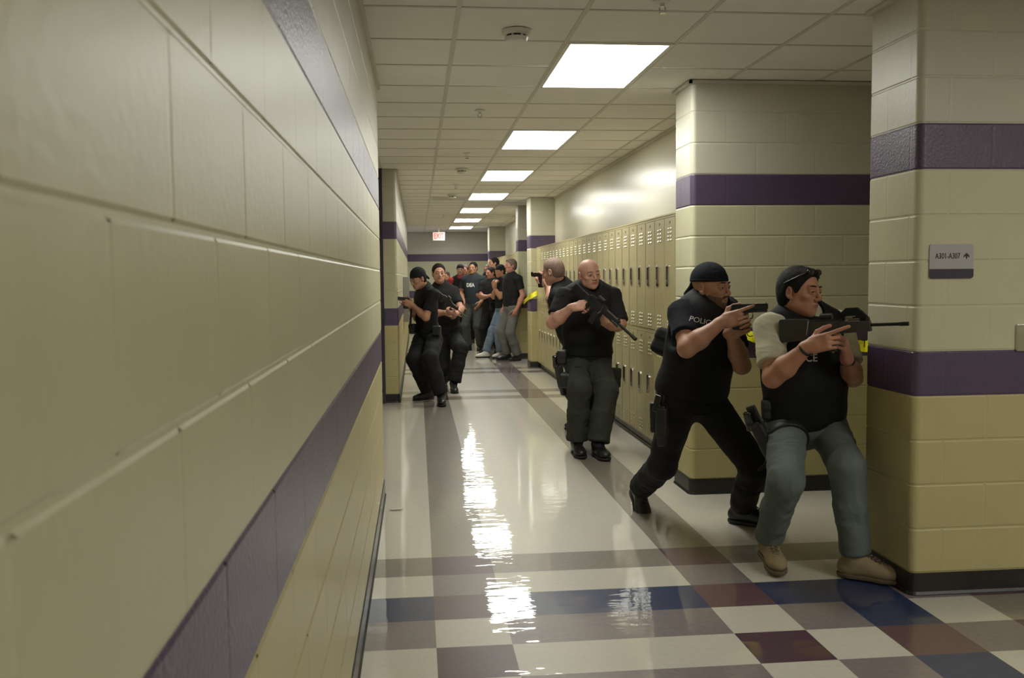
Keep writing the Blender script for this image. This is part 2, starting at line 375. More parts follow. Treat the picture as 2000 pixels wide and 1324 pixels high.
# ---------------------------------------------------------------- ceiling fittings
def lathe(mb, prof, mi=0, n=20, M=None):
    t = bmesh.new(); rings = []
    for r, z in prof: rings.append([t.verts.new((r * math.cos(2 * PI * k / n), r * math.sin(2 * PI * k / n), z)) for k in range(n)])
    for a, b in zip(rings, rings[1:]):
        for k in range(n): t.faces.new((a[k], a[(k + 1) % n], b[(k + 1) % n], b[k]))
    if prof[0][0] > 1e-4: t.faces.new(rings[0][::-1])
    if prof[-1][0] > 1e-4: t.faces.new(rings[-1])
    bmesh.ops.remove_doubles(t, verts=t.verts[:], dist=1e-5); bmesh.ops.recalc_face_normals(t, faces=t.faces[:])
    if M is not None: bmesh.ops.transform(t, matrix=M, verts=t.verts[:])
    mb.merge(t, mi)
def smoke(x, y, lab):
    t = empty('smoke_detector', (x, y, HC), lab, 'smoke detector', 'ceiling smoke detectors')
    w = MB(); lathe(w, [(0.075, 0.0), (0.075, -0.018), (0.066, -0.024)]); w.build('base', M_PLASTIC, t, auto=True)
    w = MB(); lathe(w, [(0.050, -0.024), (0.050, -0.036)]); w.build('sensing_slot', M_DARK, t)
    w = MB(); lathe(w, [(0.062, -0.036), (0.056, -0.055), (0.03, -0.062), (0.0, -0.062)])
    for k in range(6):
        a = k * PI / 3; w.box((0.048 * math.cos(a) - .005, 0.048 * math.sin(a) - .005, -0.037), (0.048 * math.cos(a) + .005, 0.048 * math.sin(a) + .005, -0.023))
    w.build('cover', M_PLASTIC, t, auto=True)
smoke(0.531, 4.92, 'round white smoke detector beside the nearest ceiling light'); smoke(0.543, 11.1, 'small white smoke detector between two sprinklers on the ceiling'); smoke(0.555, 14.5, 'distant white smoke detector just in front of the ceiling air vent')
def sprinkler(x, y, lab):
    t = empty('sprinkler_head', (x, y, HC), lab, 'sprinkler', 'ceiling sprinklers')
    w = MB(); lathe(w, [(0.038, 0.0), (0.036, -0.006), (0.016, -0.010)]); w.build('escutcheon', M_PLASTIC, t, auto=True)
    w = MB(); w.tube([(0, 0, -0.008), (0, 0, -0.026)], 0.011)
    for s_ in (-1, 1): w.tube([(s_ * 0.008, 0, -0.02), (s_ * 0.015, 0, -0.036), (s_ * 0.004, 0, -0.052)], 0.003, n=6)
    w.build('pipe', M_CHROME, t, auto=True)
    w = MB(); lathe(w, [(0.017, -0.052), (0.018, -0.056), (0.0, -0.056)]); w.build('deflector', M_CHROME, t)
for x, y, l in [(1.155, 4.36, 'sprinkler head at the upper edge of the view above the near light'), (0.496, 7.235, 'sprinkler head nearest of those left of the light row'), (0.529, 9.71, 'second sprinkler head from the near smoke detector'), (0.545, 12.93, 'small sprinkler head beyond the second smoke detector'), (0.55, 19.0, 'farthest small sprinkler head near the exit sign')]: sprinkler(x, y, l)
vx = CX0 - CT / 2; vy = CY0 + 17.5 * CT
t = empty('ceiling_vent', (vx, vy, HC), 'square louvred air vent set in the ceiling left of the far lights', 'air vent')
w = MB(); h_ = CT / 2 - 0.01
for a, b in (((-h_, -h_), (h_, -h_ + .03)), ((-h_, h_ - .03), (h_, h_)), ((-h_, -h_ + .03), (-h_ + .03, h_ - .03)), ((h_ - .03, -h_ + .03), (h_, h_ - .03))): w.box((*a, -0.008), (*b, 0.02))
w.build('frame', M_PLASTIC, t)
w = MB()
for k in range(12):
    y = -h_ + 0.05 + k * 0.0445; w.box((-h_ + .03, -0.016, -0.0015), (h_ - .03, 0.016, 0.0015), M=Matrix.Translation((0, y, 0.004)) @ Matrix.Rotation(0.7, 4, 'X'))
w.build('slat', M_PLASTIC, t)
w = MB(); w.box((-h_, -h_, 0.03), (h_, h_, 0.04)); w.build('backing', M_DARK, t)

def text_mesh(txt, size, ext=0.0, bold=0.0):
    cu = bpy.data.curves.new('t', 'FONT'); cu.body = txt; cu.size = size; cu.extrude = ext; cu.align_x = 'CENTER'; cu.align_y = 'CENTER'; cu.resolution_u = 3; cu.offset = bold
    o = bpy.data.objects.new('t', cu); COL.objects.link(o); dg = bpy.context.evaluated_depsgraph_get(); dg.update()
    me = bpy.data.meshes.new_from_object(o.evaluated_get(dg)); bpy.data.objects.remove(o); bpy.data.curves.remove(cu); return me
# exit sign
t = empty('exit_sign', (0.58, 24.5, HC), 'red lettered exit sign hanging from the ceiling at the hallway end', 'exit sign')
w = MB(); w.box((-0.02, -0.02, -0.09), (0.02, 0.02, 0.0)); w.box((-0.06, -0.04, -0.012), (0.06, 0.04, 0)); w.build('bracket', M_PLASTIC, t)
w = MB(); w.box((-0.155, -0.022, -0.30), (0.155, 0.022, -0.09), bev=0.006); w.build('housing', mat('exit_face', (0.85, 0.8, 0.75), rough=0.3, emit=(1.0, 0.62, 0.52), es=0.42), t)
me = text_mesh('EXIT', 0.20, 0.003); me.transform(Matrix.Translation((0, -0.025, -0.195)) @ Matrix.Rotation(PI / 2, 4, 'X') @ Matrix.Diagonal((0.62, 1, 1, 1)))
o = link('lettering', me, mat('exit_red', (0.8, 0.02, 0.02), rough=0.4, emit=(1.0, 0.02, 0.02), es=2.4), t)

# room sign and wall box on the near pier
t = empty('room_sign', (2.382, YR, 1.445), 'grey room number sign with a dark strip on the near right pier', 'sign')
def rrect(x0, x1, z0, z1, r, n=5, corners=(1, 1, 1, 1)):
    pts = []
    for (cx, cz, a), c in zip(((x1 - r, z0 + r, -PI / 2), (x1 - r, z1 - r, 0), (x0 + r, z1 - r, PI / 2), (x0 + r, z0 + r, PI)), corners):
        if c: pts += [(cx + r * math.cos(a + PI / 2 * i / n), cz + r * math.sin(a + PI / 2 * i / n)) for i in range(n + 1)]
        else: pts.append({0: (x1, z0), 1: (x1, z1), 2: (x0, z1), 3: (x0, z0)}[[-PI / 2, 0, PI / 2, PI].index(a)])
    return pts
w = MB(); w.prism(rrect(-0.104, 0.104, 0.0, 0.153, 0.012), -0.006, 0.0, bev=0.001); w.build('plate', mat('sign_grey', (0.36, 0.34, 0.33), rough=0.45), t)
w = MB(); w.prism(rrect(-0.104, 0.104, 0.0, 0.042, 0.012, corners=(1, 0, 0, 1)), -0.0085, -0.006); w.build('lower_strip', mat('sign_strip', (0.035, 0.024, 0.045), rough=0.35), t)
me = text_mesh('A301-A307', 0.036, 0.0008); me.transform(Matrix.Translation((-0.019, -0.0068, 0.099)) @ Matrix.Rotation(PI / 2, 4, 'X') @ Matrix.Diagonal((0.70, 1, 1, 1))); link('lettering', me, M_TEXTK, t)
w = MB(); w.prism([(0.067, 0.088), (0.073, 0.088), (0.073, 0.101), (0.083, 0.093), (0.083, 0.101), (0.070, 0.113), (0.057, 0.101), (0.057, 0.093), (0.067, 0.101)], -0.0078, -0.006); w.build('arrow', M_TEXTK, t)
t = empty('wall_box', (2.76, YR, 1.112), 'steel wall plate at the right edge of the view above the purple band', 'wall plate')
w = MB(); w.prism(rrect(-0.062, 0.075, 0.0, 0.122, 0.006), -0.012, 0.0, bev=0.003); w.build('plate', M_CHROME, t, auto=True)
w = MB(); w.box((0.0, -0.018, 0.045), (0.012, -0.012, 0.075), bev=0.002); w.build('switch', M_PLASTIC, t)
# cabinet on the far left wall
t = empty('wall_cabinet', (XLP, 15.6, 0.77), 'grey metal cabinet mounted on the far left wall beside the capped officer', 'cabinet')
w = MB(); w.box((0, -0.45, 0), (0.09, 0.45, 0.72), bev=0.008); w.build('body', mat('cabinet_grey', (0.30, 0.29, 0.27), rough=0.3, metal=0.6), t)
w = MB(); w.box((0.09, -0.40, 0.04), (0.096, 0.40, 0.68), bev=0.003); w.build('door', mat('cabinet_door', (0.34, 0.33, 0.31), rough=0.3, metal=0.6), t)
# scrap of paper on the floor
t0 = MB(); P = [(-0.045, -0.01), (-0.02, -0.022), (0.02, -0.02), (0.045, 0.0), (0.03, 0.018), (-0.015, 0.02)]
vs = [t0.bm.verts.new((x, y, 0.002 + 0.006 * abs(math.sin(40 * x)))) for x, y in P]; t0.bm.faces.new(vs); r_ = bmesh.ops.extrude_face_region(t0.bm, geom=t0.bm.faces[:])
for v in r_['geom']:
    if isinstance(v, bmesh.types.BMVert): v.co.z += 0.0015
o = t0.build('paper_scrap', mat('paper', (0.5, 0.47, 0.42), rough=0.7)); o.location = (-0.155, 5.93, 0); tag(o, 'small pale paper scrap on the floor by the left wall', 'paper')

# ---------------------------------------------------------------- caution tape
def ribbon(name, pts, h, lab, txts=()):
    t = bmesh.new(); P = [Vector(p) for p in pts]; n = 10; fine = []
    for a, b in zip(P, P[1:]):
        for i in range(n): fine.append(a.lerp(b, i / n))
    fine.append(P[-1]); rows = []
    for i, p in enumerate(fine):
        s_ = i / (len(fine) - 1); sag = -0.02 * math.sin(PI * s_); tw = 0.5 * math.sin(9 * s_)
        o_ = Vector((0, math.sin(tw) * h / 2, math.cos(tw) * h / 2)); q = p + Vector((0, 0, sag)); rows.append((t.verts.new(q - o_), t.verts.new(q + o_)))
    for (a, b), (c, d) in zip(rows, rows[1:]): t.faces.new((a, c, d, b))
    r = bmesh.ops.extrude_face_region(t, geom=t.faces[:])
    for v in r['geom']:
        if isinstance(v, bmesh.types.BMVert): v.co.y -= 0.0006
    bmesh.ops.recalc_face_normals(t, faces=t.faces[:])
    w = MB(); w.merge(t); o = w.build(name, M_TAPE, smooth=False); tag(o, lab, 'tape')
    return o
tp = ribbon('caution_tape', [at(1436, 646, 6.055), at(1475, 654, 6.03), at(1690, 671, 5.75), at(1730, 671, 5.3)], 0.075, 'yellow caution tape stretched behind the officers in the right foreground')
for px, py, yy, tx in ((1461, 651, 6.02, 'C'), (1684, 671, 5.74, 'T')):
    me = text_mesh(tx, 0.07, 0.0006); me.transform(Matrix.Translation(at(px, py, yy) + Vector((0, -0.03, -0.0))) @ Matrix.Rotation(PI / 2, 4, 'X')); link('lettering', me, M_TEXTK, tp)
ribbon('caution_tape', [at(1017, 584, 16.68), at(1023, 588, 16.3), at(1033, 578, 14.97), at(1049, 572, 14.95)], 0.085, 'yellow caution tape strung between the two far hallway piers')

# ---------------------------------------------------------------- lockers
XF = 1.92; LW = 0.3048; LH = 0.914
def plate_box(w, y0, y1, z0, z1, x0, x1, bev=0.0): w.box((x0, y0, z0), (x1, y1, z1), bev=bev)
def make_locker(loc):
    t = empty('locker', loc)
    w = MB(); w.box((0.012, -LW / 2 + .0005, 0.0005), (XW - XF - .003, LW / 2 - .0005, LH - .0005), 1)
    fw = 0.010
    w.box((0, -LW / 2 + .001, 0.001), (0.014, -LW / 2 + fw, LH - .001)); w.box((0, LW / 2 - fw, 0.001), (0.014, LW / 2 - .001, LH - .001))
    w.box((0, -LW / 2 + fw, 0.001), (0.014, LW / 2 - fw, 0.013)); w.box((0, -LW / 2 + fw, LH - 0.016), (0.014, LW / 2 - fw, LH - 0.001)); w.build('body', [M_LOCK, M_LOCKIN], t)
    dy = LW / 2 - fw - 0.0035
    w = MB(); z0, z1 = 0.017, LH - 0.020; hc = 0.455; hy = 0.050; hw = 0.034; hh = 0.080
    # door leaf around the handle opening
    for (a, b, c, d) in ((-dy, dy, z0, hc - hh), (-dy, dy, hc + hh, z1), (-dy, hy - hw, hc - hh, hc + hh), (hy + hw, dy, hc - hh, hc + hh)):
        w.box((-0.004, a, c), (0.010, b, d))
    for base_z in (z1 - 0.075, z0 + 0.125):
        for k in range(4):
            for s_ in (-1, 1):
                zz = base_z - k * 0.029; yc = s_ * 0.034
                w.bm.faces.ensure_lookup_table()
                a = [(-0.004, yc - .025, zz), (-0.004, yc + .025, zz), (-0.010, yc + .021, zz - .012), (-0.010, yc - .021, zz - .012)]
                w.quad(*a); w.quad(a[3], a[2], (-0.004, yc + .022, zz - .015), (-0.004, yc - .022, zz - .015)); 
                w.quad(a[0], a[3], (-0.004, yc - .022, zz - .015), (-0.004, yc - .025, zz)); w.quad(a[1], (-0.004, yc + .022, zz - .015), a[2], a[2]) if False else None
    w.build('door', M_LOCK, t)
    # recessed handle cup
    w = MB(); pts = rrect(hy - hw - .004, hy + hw + .004, hc - hh - .004, hc + hh + .004, 0.02)
    inn = rrect(hy - hw + .009, hy + hw - .009, hc - hh + .011, hc + hh - .011, 0.010); n = len(pts)
    for i in range(n):
        j = (i + 1) % n
        w.quad((-0.012, *pts[i]), (-0.012, *pts[j]), (-0.015, *inn[j]), (-0.015, *inn[i])); w.quad((-0.015, *inn[i]), (-0.015, *inn[j]), (0.008, *inn[j]), (0.008, *inn[i]), 1)
        w.quad((-0.004, *pts[i]), (-0.004, *pts[j]), (-0.012, *pts[j]), (-0.012, *pts[i]))
    vs = [w.bm.verts.new((0.008, *p)) for p in inn]; w.bm.faces.new(vs).material_index = 1; bmesh.ops.recalc_face_normals(w.bm, faces=w.bm.faces[:])
    hd = w.build('handle', [mat('locker_chrome', (0.72, 0.70, 0.68), rough=0.2, metal=1.0), mat('handle_well', (0.09, 0.07, 0.08), rough=0.4)], t)
    w = MB(); w.box((-0.006, hy - .005, hc - .01), (0.004, hy + .007, hc + .055), bev=.002); w.box((-0.018, hy - .013, hc - .066), (-0.004, hy + .013, hc - .035), bev=.003); w.build('latch', M_CHROME, hd)
    w = MB(); w.box((-0.0055, -0.018, LH - 0.066), (-0.004, 0.018, LH - 0.046), bev=.0005); w.build('number_plate', mat('plate_dark', (0.13, 0.11, 0.07), rough=0.35), t)
    return t
def copy_tree(o, parent=None):
    c = o.copy(); COL.objects.link(c); c.parent = parent
    for ch in o.children: copy_tree(ch, c)
    return c
NUM = 'first second third fourth fifth sixth seventh eighth ninth tenth eleventh twelfth thirteenth fourteenth fifteenth sixteenth seventeenth eighteenth nineteenth twentieth'.split() + ['twenty-' + s for s in 'first second third fourth fifth sixth seventh eighth'.split()]
proto = None
for (y0, n, grp, wh) in ((6.556, 27, 'lockers of the near bank', 'the near right pier'), (17.2, 20, 'lockers of the far bank', 'the farther hallway pier')):
    for i in range(n):
        for tier in (0, 1):
            loc = (XF, y0 + (i + .5) * LW, 0.102 + tier * LH)
            if proto is None: proto = make_locker(loc); o = proto
            else: o = copy_tree(proto); o.location = loc
            tag(o, '%s tan steel locker, %s of its row counted from %s' % (('lower', 'upper')[tier], NUM[i], wh), 'locker', grp)
for nm, ya, yb in (('near', 6.486, 6.556), ('mid', 6.556 + 27 * LW, 15.028)):
    w = MB(); w.box((XF, ya + .001, 0.102), (XW - .002, yb - .001, 0.102 + 2 * LH)); o = w.build('locker_filler', M_LOCK)
    tag(o, 'narrow tan steel filler strip between the lockers and %s' % ('the near pier' if nm == 'near' else 'the middle pier'), 'filler strip')
for ya, yb, l in ((6.486, 15.028, 'near'), (17.155, 23.59, 'far')):
    w = MB(); w.box((XF - .004, ya, 0.102 + 2 * LH), (XW - .002, yb, 0.102 + 2 * LH + .012)); tag(w.build('metal_cover', M_LOCK), 'long tan steel cover lying along the %s row of lockers' % l, 'cover')
    w = MB(); w.box((1.972, ya, 0.0), (XW - .003, yb, 0.101)); w.box((1.962, ya, 0.0), (1.972, yb, 0.02)); structure(w.build('trim_%d' % (2 if l == 'near' else 3), M_TOE))

# ---------------------------------------------------------------- implicit-surface modeller for figures and soft goods
def V3(p): return np.array(p, dtype=np.float32)
def nz(v): v = np.array(v, dtype=float); return v / (np.linalg.norm(v) + 1e-12)
def basis(fwd, up):
    """rows: right-hand side x, forward y, up z"""
    y = nz(fwd); x = nz(np.cross(y, up)); z = np.cross(x, y); return np.array([x, y, z])
class Prim:
    __slots__ = ('k', 'op', 'fn', 'lo', 'hi')
    def __init__(s, fn, lo, hi, k, op): s.fn = fn; s.lo = np.array(lo, float); s.hi = np.array(hi, float); s.k = k; s.op = op
def cone(a, b, ra, rb, k=0.02, op='u'):
    a = np.array(a, float); b = np.array(b, float); ab = b - a; L2 = max(ab @ ab, 1e-9); r = max(ra, rb)
    def fn(X, Y, Z):
        px, py, pz = X - a[0], Y - a[1], Z - a[2]
        t = np.clip((px * ab[0] + py * ab[1] + pz * ab[2]) / L2, 0, 1)
        return np.sqrt((px - t * ab[0]) ** 2 + (py - t * ab[1]) ** 2 + (pz - t * ab[2]) ** 2) - (ra + (rb - ra) * t)
    return Prim(fn, np.minimum(a, b) - r, np.maximum(a, b) + r, k, op)
def ball(c, r, k=0.02, op='u'): return cone(c, np.array(c) + 1e-5, r, r, k, op)
def ell(c, B, r, k=0.02, op='u'):
    c = np.array(c, float); r = np.array(r, float); B = np.array(B, float)
    def fn(X, Y, Z):
        x, y, z = X - c[0], Y - c[1], Z - c[2]
        q = [(B[i, 0] * x + B[i, 1] * y + B[i, 2] * z) for i in range(3)]
        k0 = np.sqrt(sum((q[i] / r[i]) ** 2 for i in range(3))); k1 = np.sqrt(sum((q[i] / r[i] ** 2) ** 2 for i in range(3))) + 1e-9
        return k0 * (k0 - 1.0) / k1
    e = np.sqrt(((B * r[:, None]) ** 2).sum(0)); return Prim(fn, c - e, c + e, k, op)
def rbox(c, B, h, rd, k=0.02, op='u'):
    c = np.array(c, float); h = np.array(h, float); B = np.array(B, float)
    def fn(X, Y, Z):
        x, y, z = X - c[0], Y - c[1], Z - c[2]
        q = [np.abs(B[i, 0] * x + B[i, 1] * y + B[i, 2] * z) - (h[i] - rd) for i in range(3)]
        o = np.sqrt(sum(np.maximum(v, 0) ** 2 for v in q)); return o + np.minimum(np.maximum(np.maximum(q[0], q[1]), q[2]), 0) - rd
    e = (np.abs(B) * h[:, None]).sum(0); return Prim(fn, c - e, c + e, k, op)
def ccone(a, b, ra, rb, k=0.01, op='u', rd=0.006):
    """cone with flat ends"""
    a = np.array(a, float); b = np.array(b, float); ab = b - a; L = np.linalg.norm(ab); u = ab / L; r = max(ra, rb)
    def fn(X, Y, Z):
        px, py, pz = X - a[0], Y - a[1], Z - a[2]; s_ = px * u[0] + py * u[1] + pz * u[2]
        rad = np.sqrt(np.maximum((px - s_ * u[0]) ** 2 + (py - s_ * u[1]) ** 2 + (pz - s_ * u[2]) ** 2, 0))
        t = np.clip(s_ / L, 0, 1); d1 = rad - (ra + (rb - ra) * t) + rd; d2 = np.abs(s_ - L / 2) - L / 2 + rd
        return np.sqrt(np.maximum(d1, 0) ** 2 + np.maximum(d2, 0) ** 2) + np.minimum(np.maximum(d1, d2), 0) - rd
    e = np.sqrt(np.maximum(1 - u * u, 0)) * r; return Prim(fn, np.minimum(a, b) - e, np.maximum(a, b) + e, k, op)
def half(p, n, k=0.004, lo=None, hi=None):
    """keep the side opposite to n (cuts away where (x-p).n > 0)"""
    p = np.array(p, float); n = nz(n)
    fn = lambda X, Y, Z: (X - p[0]) * n[0] + (Y - p[1]) * n[1] + (Z - p[2]) * n[2]
    return Prim(fn, [-99] * 3 if lo is None else lo, [99] * 3 if hi is None else hi, k, 'i')
def grow(prims, t):
    out = []
    for p in prims:
        if p.op == 'u': out.append(Prim((lambda f: (lambda X, Y, Z: f(X, Y, Z) - t))(p.fn), p.lo - t, p.hi + t, p.k, 'u'))
        else: out.append(p)
    return out
def field(prims, h, lo=None, hi=None):
    us = [p for p in prims if p.op == 'u']
    if lo is None: lo = np.min([p.lo for p in us], 0) - 2.5 * h - 0.01; hi = np.max([p.hi for p in us], 0) + 2.5 * h + 0.01
    lo = np.array(lo, float); hi = np.array(hi, float); n = np.ceil((hi - lo) / h).astype(int) + 1
    ax = [(lo[i] + h * np.arange(n[i])).astype(np.float32) for i in range(3)]
    D = np.full(n, 0.5, dtype=np.float32)
    for p in prims:
        m = p.k + 3 * h
        i0 = np.maximum(np.floor((p.lo - m - lo) / h).astype(int), 0); i1 = np.minimum(np.ceil((p.hi + m - lo) / h).astype(int) + 1, n)
        if (i1 <= i0).any(): continue
        sl = tuple(slice(a, b) for a, b in zip(i0, i1))
        X = ax[0][sl[0]][:, None, None]; Y = ax[1][sl[1]][None, :, None]; Z = ax[2][sl[2]][None, None, :]
        d = p.fn(X, Y, Z); A = D[sl]; k = max(p.k, 1e-5)
        if p.op == 'u': hh = np.maximum(k - np.abs(A - d), 0) / k; D[sl] = np.minimum(A, d) - hh * hh * k * 0.25
        else:
            e = -d if p.op == 's' else d
            hh = np.maximum(k - np.abs(A - e), 0) / k; D[sl] = np.maximum(A, e) + hh * hh * k * 0.25
    return D, lo
def nets(D, lo, h):
    s = D < 0; n = np.array(D.shape)
    c = np.zeros(n - 1, dtype=np.int8)
    offs = [(i, j, k) for i in (0, 1) for j in (0, 1) for k in (0, 1)]
    for i, j, k in offs: c += s[i:n[0] - 1 + i, j:n[1] - 1 + j, k:n[2] - 1 + k]
    act = np.argwhere((c > 0) & (c < 8)); idx = np.full(n - 1, -1, dtype=np.int64); idx[tuple(act.T)] = np.arange(len(act))
    vals = np.stack([D[act[:, 0] + i, act[:, 1] + j, act[:, 2] + k] for i, j, k in offs]); pos = np.zeros((len(act), 3)); cnt = np.zeros(len(act))
    for a in range(8):
        for b in range(a + 1, 8):
            dd = [offs[b][q] - offs[a][q] for q in range(3)]
            if sum(abs(x) for x in dd) != 1: continue
            va, vb = vals[a], vals[b]; m = (va < 0) != (vb < 0); t = np.where(m, va / np.where(m, va - vb, 1), 0)
            for q in range(3): pos[:, q] += np.where(m, offs[a][q] + t * dd[q], 0)
            cnt += m
    V = (act + pos / cnt[:, None]) * h + lo; F = []
    for q in range(3):
        A = [slice(None)] * 3; Bn = [slice(None)] * 3; A[q] = slice(0, -1); Bn[q] = slice(1, None)
        ch = s[tuple(A)] != s[tuple(Bn)]; e = np.argwhere(ch); u, v = [(1, 2), (2, 0), (0, 1)][q]
        ok = (e[:, u] > 0) & (e[:, v] > 0) & (e[:, u] < n[u] - 1) & (e[:, v] < n[v] - 1); e = e[ok]
        def I(du, dv):
            w = e.copy(); w[:, u] += du; w[:, v] += dv; return idx[w[:, 0], w[:, 1], w[:, 2]]
        f = np.stack([I(-1, -1), I(0, -1), I(0, 0), I(-1, 0)], 1); inside = s[e[:, 0], e[:, 1], e[:, 2]]
        f = np.where(inside[:, None], f, f[:, ::-1]); F.append(f)
    return V, np.concatenate(F)
_rs = np.random.RandomState(3); _lat = _rs.rand(32, 32, 32).astype(np.float32)
def vnoise(P):
    i = np.floor(P).astype(int); f = P - i; f = f * f * (3 - 2 * f); r = 0
    for a in (0, 1):
        for b in (0, 1):
            for c in (0, 1):
                r = r + _lat[(i[:, 0] + a) % 32, (i[:, 1] + b) % 32, (i[:, 2] + c) % 32] * np.where(a, f[:, 0], 1 - f[:, 0]) * np.where(b, f[:, 1], 1 - f[:, 1]) * np.where(c, f[:, 2], 1 - f[:, 2])
    return r * 2 - 1
def wrinkle(V, N, amp, fz=16, fx=6, seed=0.0):
    P = V * np.array([fx, fx, fz]) + seed; w = vnoise(P * 0.5 + 7) ; P2 = P + w[:, None] * 1.6
    r = 1 - 2 * np.abs(vnoise(P2)); r2 = 1 - 2 * np.abs(vnoise(P2 * 2.1 + 3))
    return V + N * (amp * (r * 0.7 + r2 * 0.3))[:, None]
def mesh_from(V, F, org):
    me = bpy.data.meshes.new('m'); me.vertices.add(len(V)); me.vertices.foreach_set('co', (V - np.array(org)).astype(np.float32).ravel())
    me.loops.add(F.size); me.loops.foreach_set('vertex_index', F.astype(np.int32).ravel())
    me.polygons.add(len(F)); me.polygons.foreach_set('loop_start', np.arange(0, F.size, 4, dtype=np.int32)); me.polygons.foreach_set('loop_total', np.full(len(F), 4, dtype=np.int32))
    me.update(); me.validate(); me.polygons.foreach_set('use_smooth', [True] * len(me.polygons)); return me
def solid(name, groups, h, mats, parent, org, wr=None, matfn=None):
    """groups: list of (prims, voxel); all surfaces in one mesh"""
    Vs = []; Fs = []; n = 0
    if groups and isinstance(groups[0], Prim): groups = [(groups, h)]
    for g in groups:
        prims, hh = g[0], g[1]
        D, lo = field(prims, hh); V, F = nets(D, lo, hh); Vs.append(V); Fs.append(F + n); n += len(V)
    V = np.concatenate(Vs); F = np.concatenate(Fs)
    if len(F) == 0: return None
    me = mesh_from(V, F, org)
    if wr:
        N = np.zeros(len(V) * 3, dtype=np.float32); me.vertex_normals.foreach_get('vector', N); N = N.reshape(-1, 3)
        V = wrinkle(V, N, *wr); me.vertices.foreach_set('co', (V - np.array(org)).astype(np.float32).ravel()); me.update()
    o = bpy.data.objects.new(name, me); COL.objects.link(o)
    for m in (mats if isinstance(mats, (list, tuple)) else [mats]): me.materials.append(m)
    if matfn is not None:
        c = V[F].mean(1); me.polygons.foreach_set('material_index', matfn(c).astype(np.int32))
    o.parent = parent; return o

# ---- colours of cloth, skin, kit
def skin(name, c): return mat(name, c, rough=0.5, bump=0.12, bscale=220, bdist=0.001, var=0.10, vscale=22, sss=0.12, spec=0.4)
SK_A = skin('skin_tanned', (0.40, 0.19, 0.115)); SK_B = skin('skin_light', (0.47, 0.25, 0.18)); SK_C = skin('skin_olive', (0.40, 0.205, 0.125)); SK_D = skin('skin_ruddy', (0.43, 0.20, 0.14))
BLACK = mat('cloth_black', (0.011, 0.0105, 0.0115), rough=0.85, bump=0.3, bscale=240, bdist=0.001, var=0.25, vscale=12, spec=0.25)
NAVYK = mat('cloth_black_knit', (0.009, 0.010, 0.014), rough=0.9, bump=0.4, bscale=300, bdist=0.001, var=0.2, vscale=12, spec=0.2)
VEST = mat('vest_black', (0.008, 0.008, 0.0085), rough=0.8, bump=0.4, bscale=180, bdist=0.0015, var=0.3, vscale=9, spec=0.25)
CREAM = mat('cloth_cream', (0.44, 0.40, 0.29), rough=0.9, bump=0.3, bscale=240, bdist=0.001, var=0.05)
SAGE = mat('cloth_sage_grey', (0.105, 0.125, 0.112), rough=0.9, bump=0.3, bscale=260, bdist=0.001, var=0.12, vscale=10)
OLIVE = mat('cloth_dark_olive', (0.023, 0.025, 0.018), rough=0.9, bump=0.3, bscale=260, bdist=0.001, var=0.2, vscale=10)
CHAR = mat('cloth_charcoal', (0.042, 0.044, 0.042), rough=0.9, var=0.15); DENIM = mat('cloth_denim', (0.12, 0.16, 0.21), rough=0.9, var=0.22, vscale=12); GREYP = mat('cloth_grey', (0.115, 0.11, 0.10), rough=0.9, var=0.1)
KHAKI = mat('cloth_khaki', (0.26, 0.20, 0.12), rough=0.9, var=0.1); RED = mat('cloth_red', (0.38, 0.03, 0.035), rough=0.85, var=0.1)
TEAL = mat('cloth_blue_black', (0.013, 0.018, 0.024), rough=0.85, var=0.15)
TANB = mat('boot_suede_tan', (0.27, 0.205, 0.115), rough=0.85, bump=0.4, bscale=160, bdist=0.001, var=0.15, vscale=18); TANSOLE = mat('boot_sole_brown', (0.11, 0.075, 0.045), rough=0.8)
BLKB = mat('boot_leather_black', (0.009, 0.009, 0.010), rough=0.35, bump=0.2, bscale=80, bdist=0.002); BLKSOLE = mat('boot_sole_black', (0.010, 0.010, 0.010), rough=0.7); WHT = mat('sneaker_white', (0.55, 0.54, 0.5), rough=0.6)
LACE = mat('lace_brown', (0.13, 0.10, 0.06), rough=0.9)
HAIRD = mat('hair_dark', (0.010, 0.008, 0.006), rough=0.75, spec=0.2, bump=0.6, bscale=150, bdist=0.002, var=0.4, vscale=60); HAIRB = mat('hair_brown', (0.05, 0.033, 0.02), rough=0.6, bump=0.8, bscale=150, bdist=0.003, var=0.4, vscale=60); HAIRG = mat('hair_greying', (0.13, 0.10, 0.08), rough=0.6, bump=0.8, bscale=150, bdist=0.003, var=0.4, vscale=60)
STUB = mat('stubble', (0.17, 0.105, 0.08), rough=0.7, bump=0.5, bscale=300, bdist=0.001, var=0.3, vscale=60)
BEARD = mat('beard_short', (0.105, 0.058, 0.036), rough=0.8, bump=0.7, bscale=260, bdist=0.002, var=0.4, vscale=70)
LIP = mat('lips', (0.31, 0.11, 0.085), rough=0.45); EYEW = mat('eye_white', (0.28, 0.25, 0.23), rough=0.2); IRIS = mat('iris', (0.02, 0.014, 0.01), rough=0.15)
GUN = mat('gun_black', (0.010, 0.010, 0.011), rough=0.42, bump=0.1, bscale=200, bdist=0.0005); GUNP = mat('gun_polymer_olive', (0.030, 0.028, 0.022), rough=0.5, bump=0.1, bscale=200, bdist=0.0005); GUNM = mat('gun_barrel', (0.03, 0.027, 0.025), rough=0.35, metal=0.7); GUNE = mat('gun_edge_worn', (0.35, 0.34, 0.33), rough=0.3, metal=1.0)
NYL = mat('nylon_black', (0.012, 0.012, 0.013), rough=0.55); GLOSS = mat('gloss_black', (0.008, 0.008, 0.009), rough=0.12)

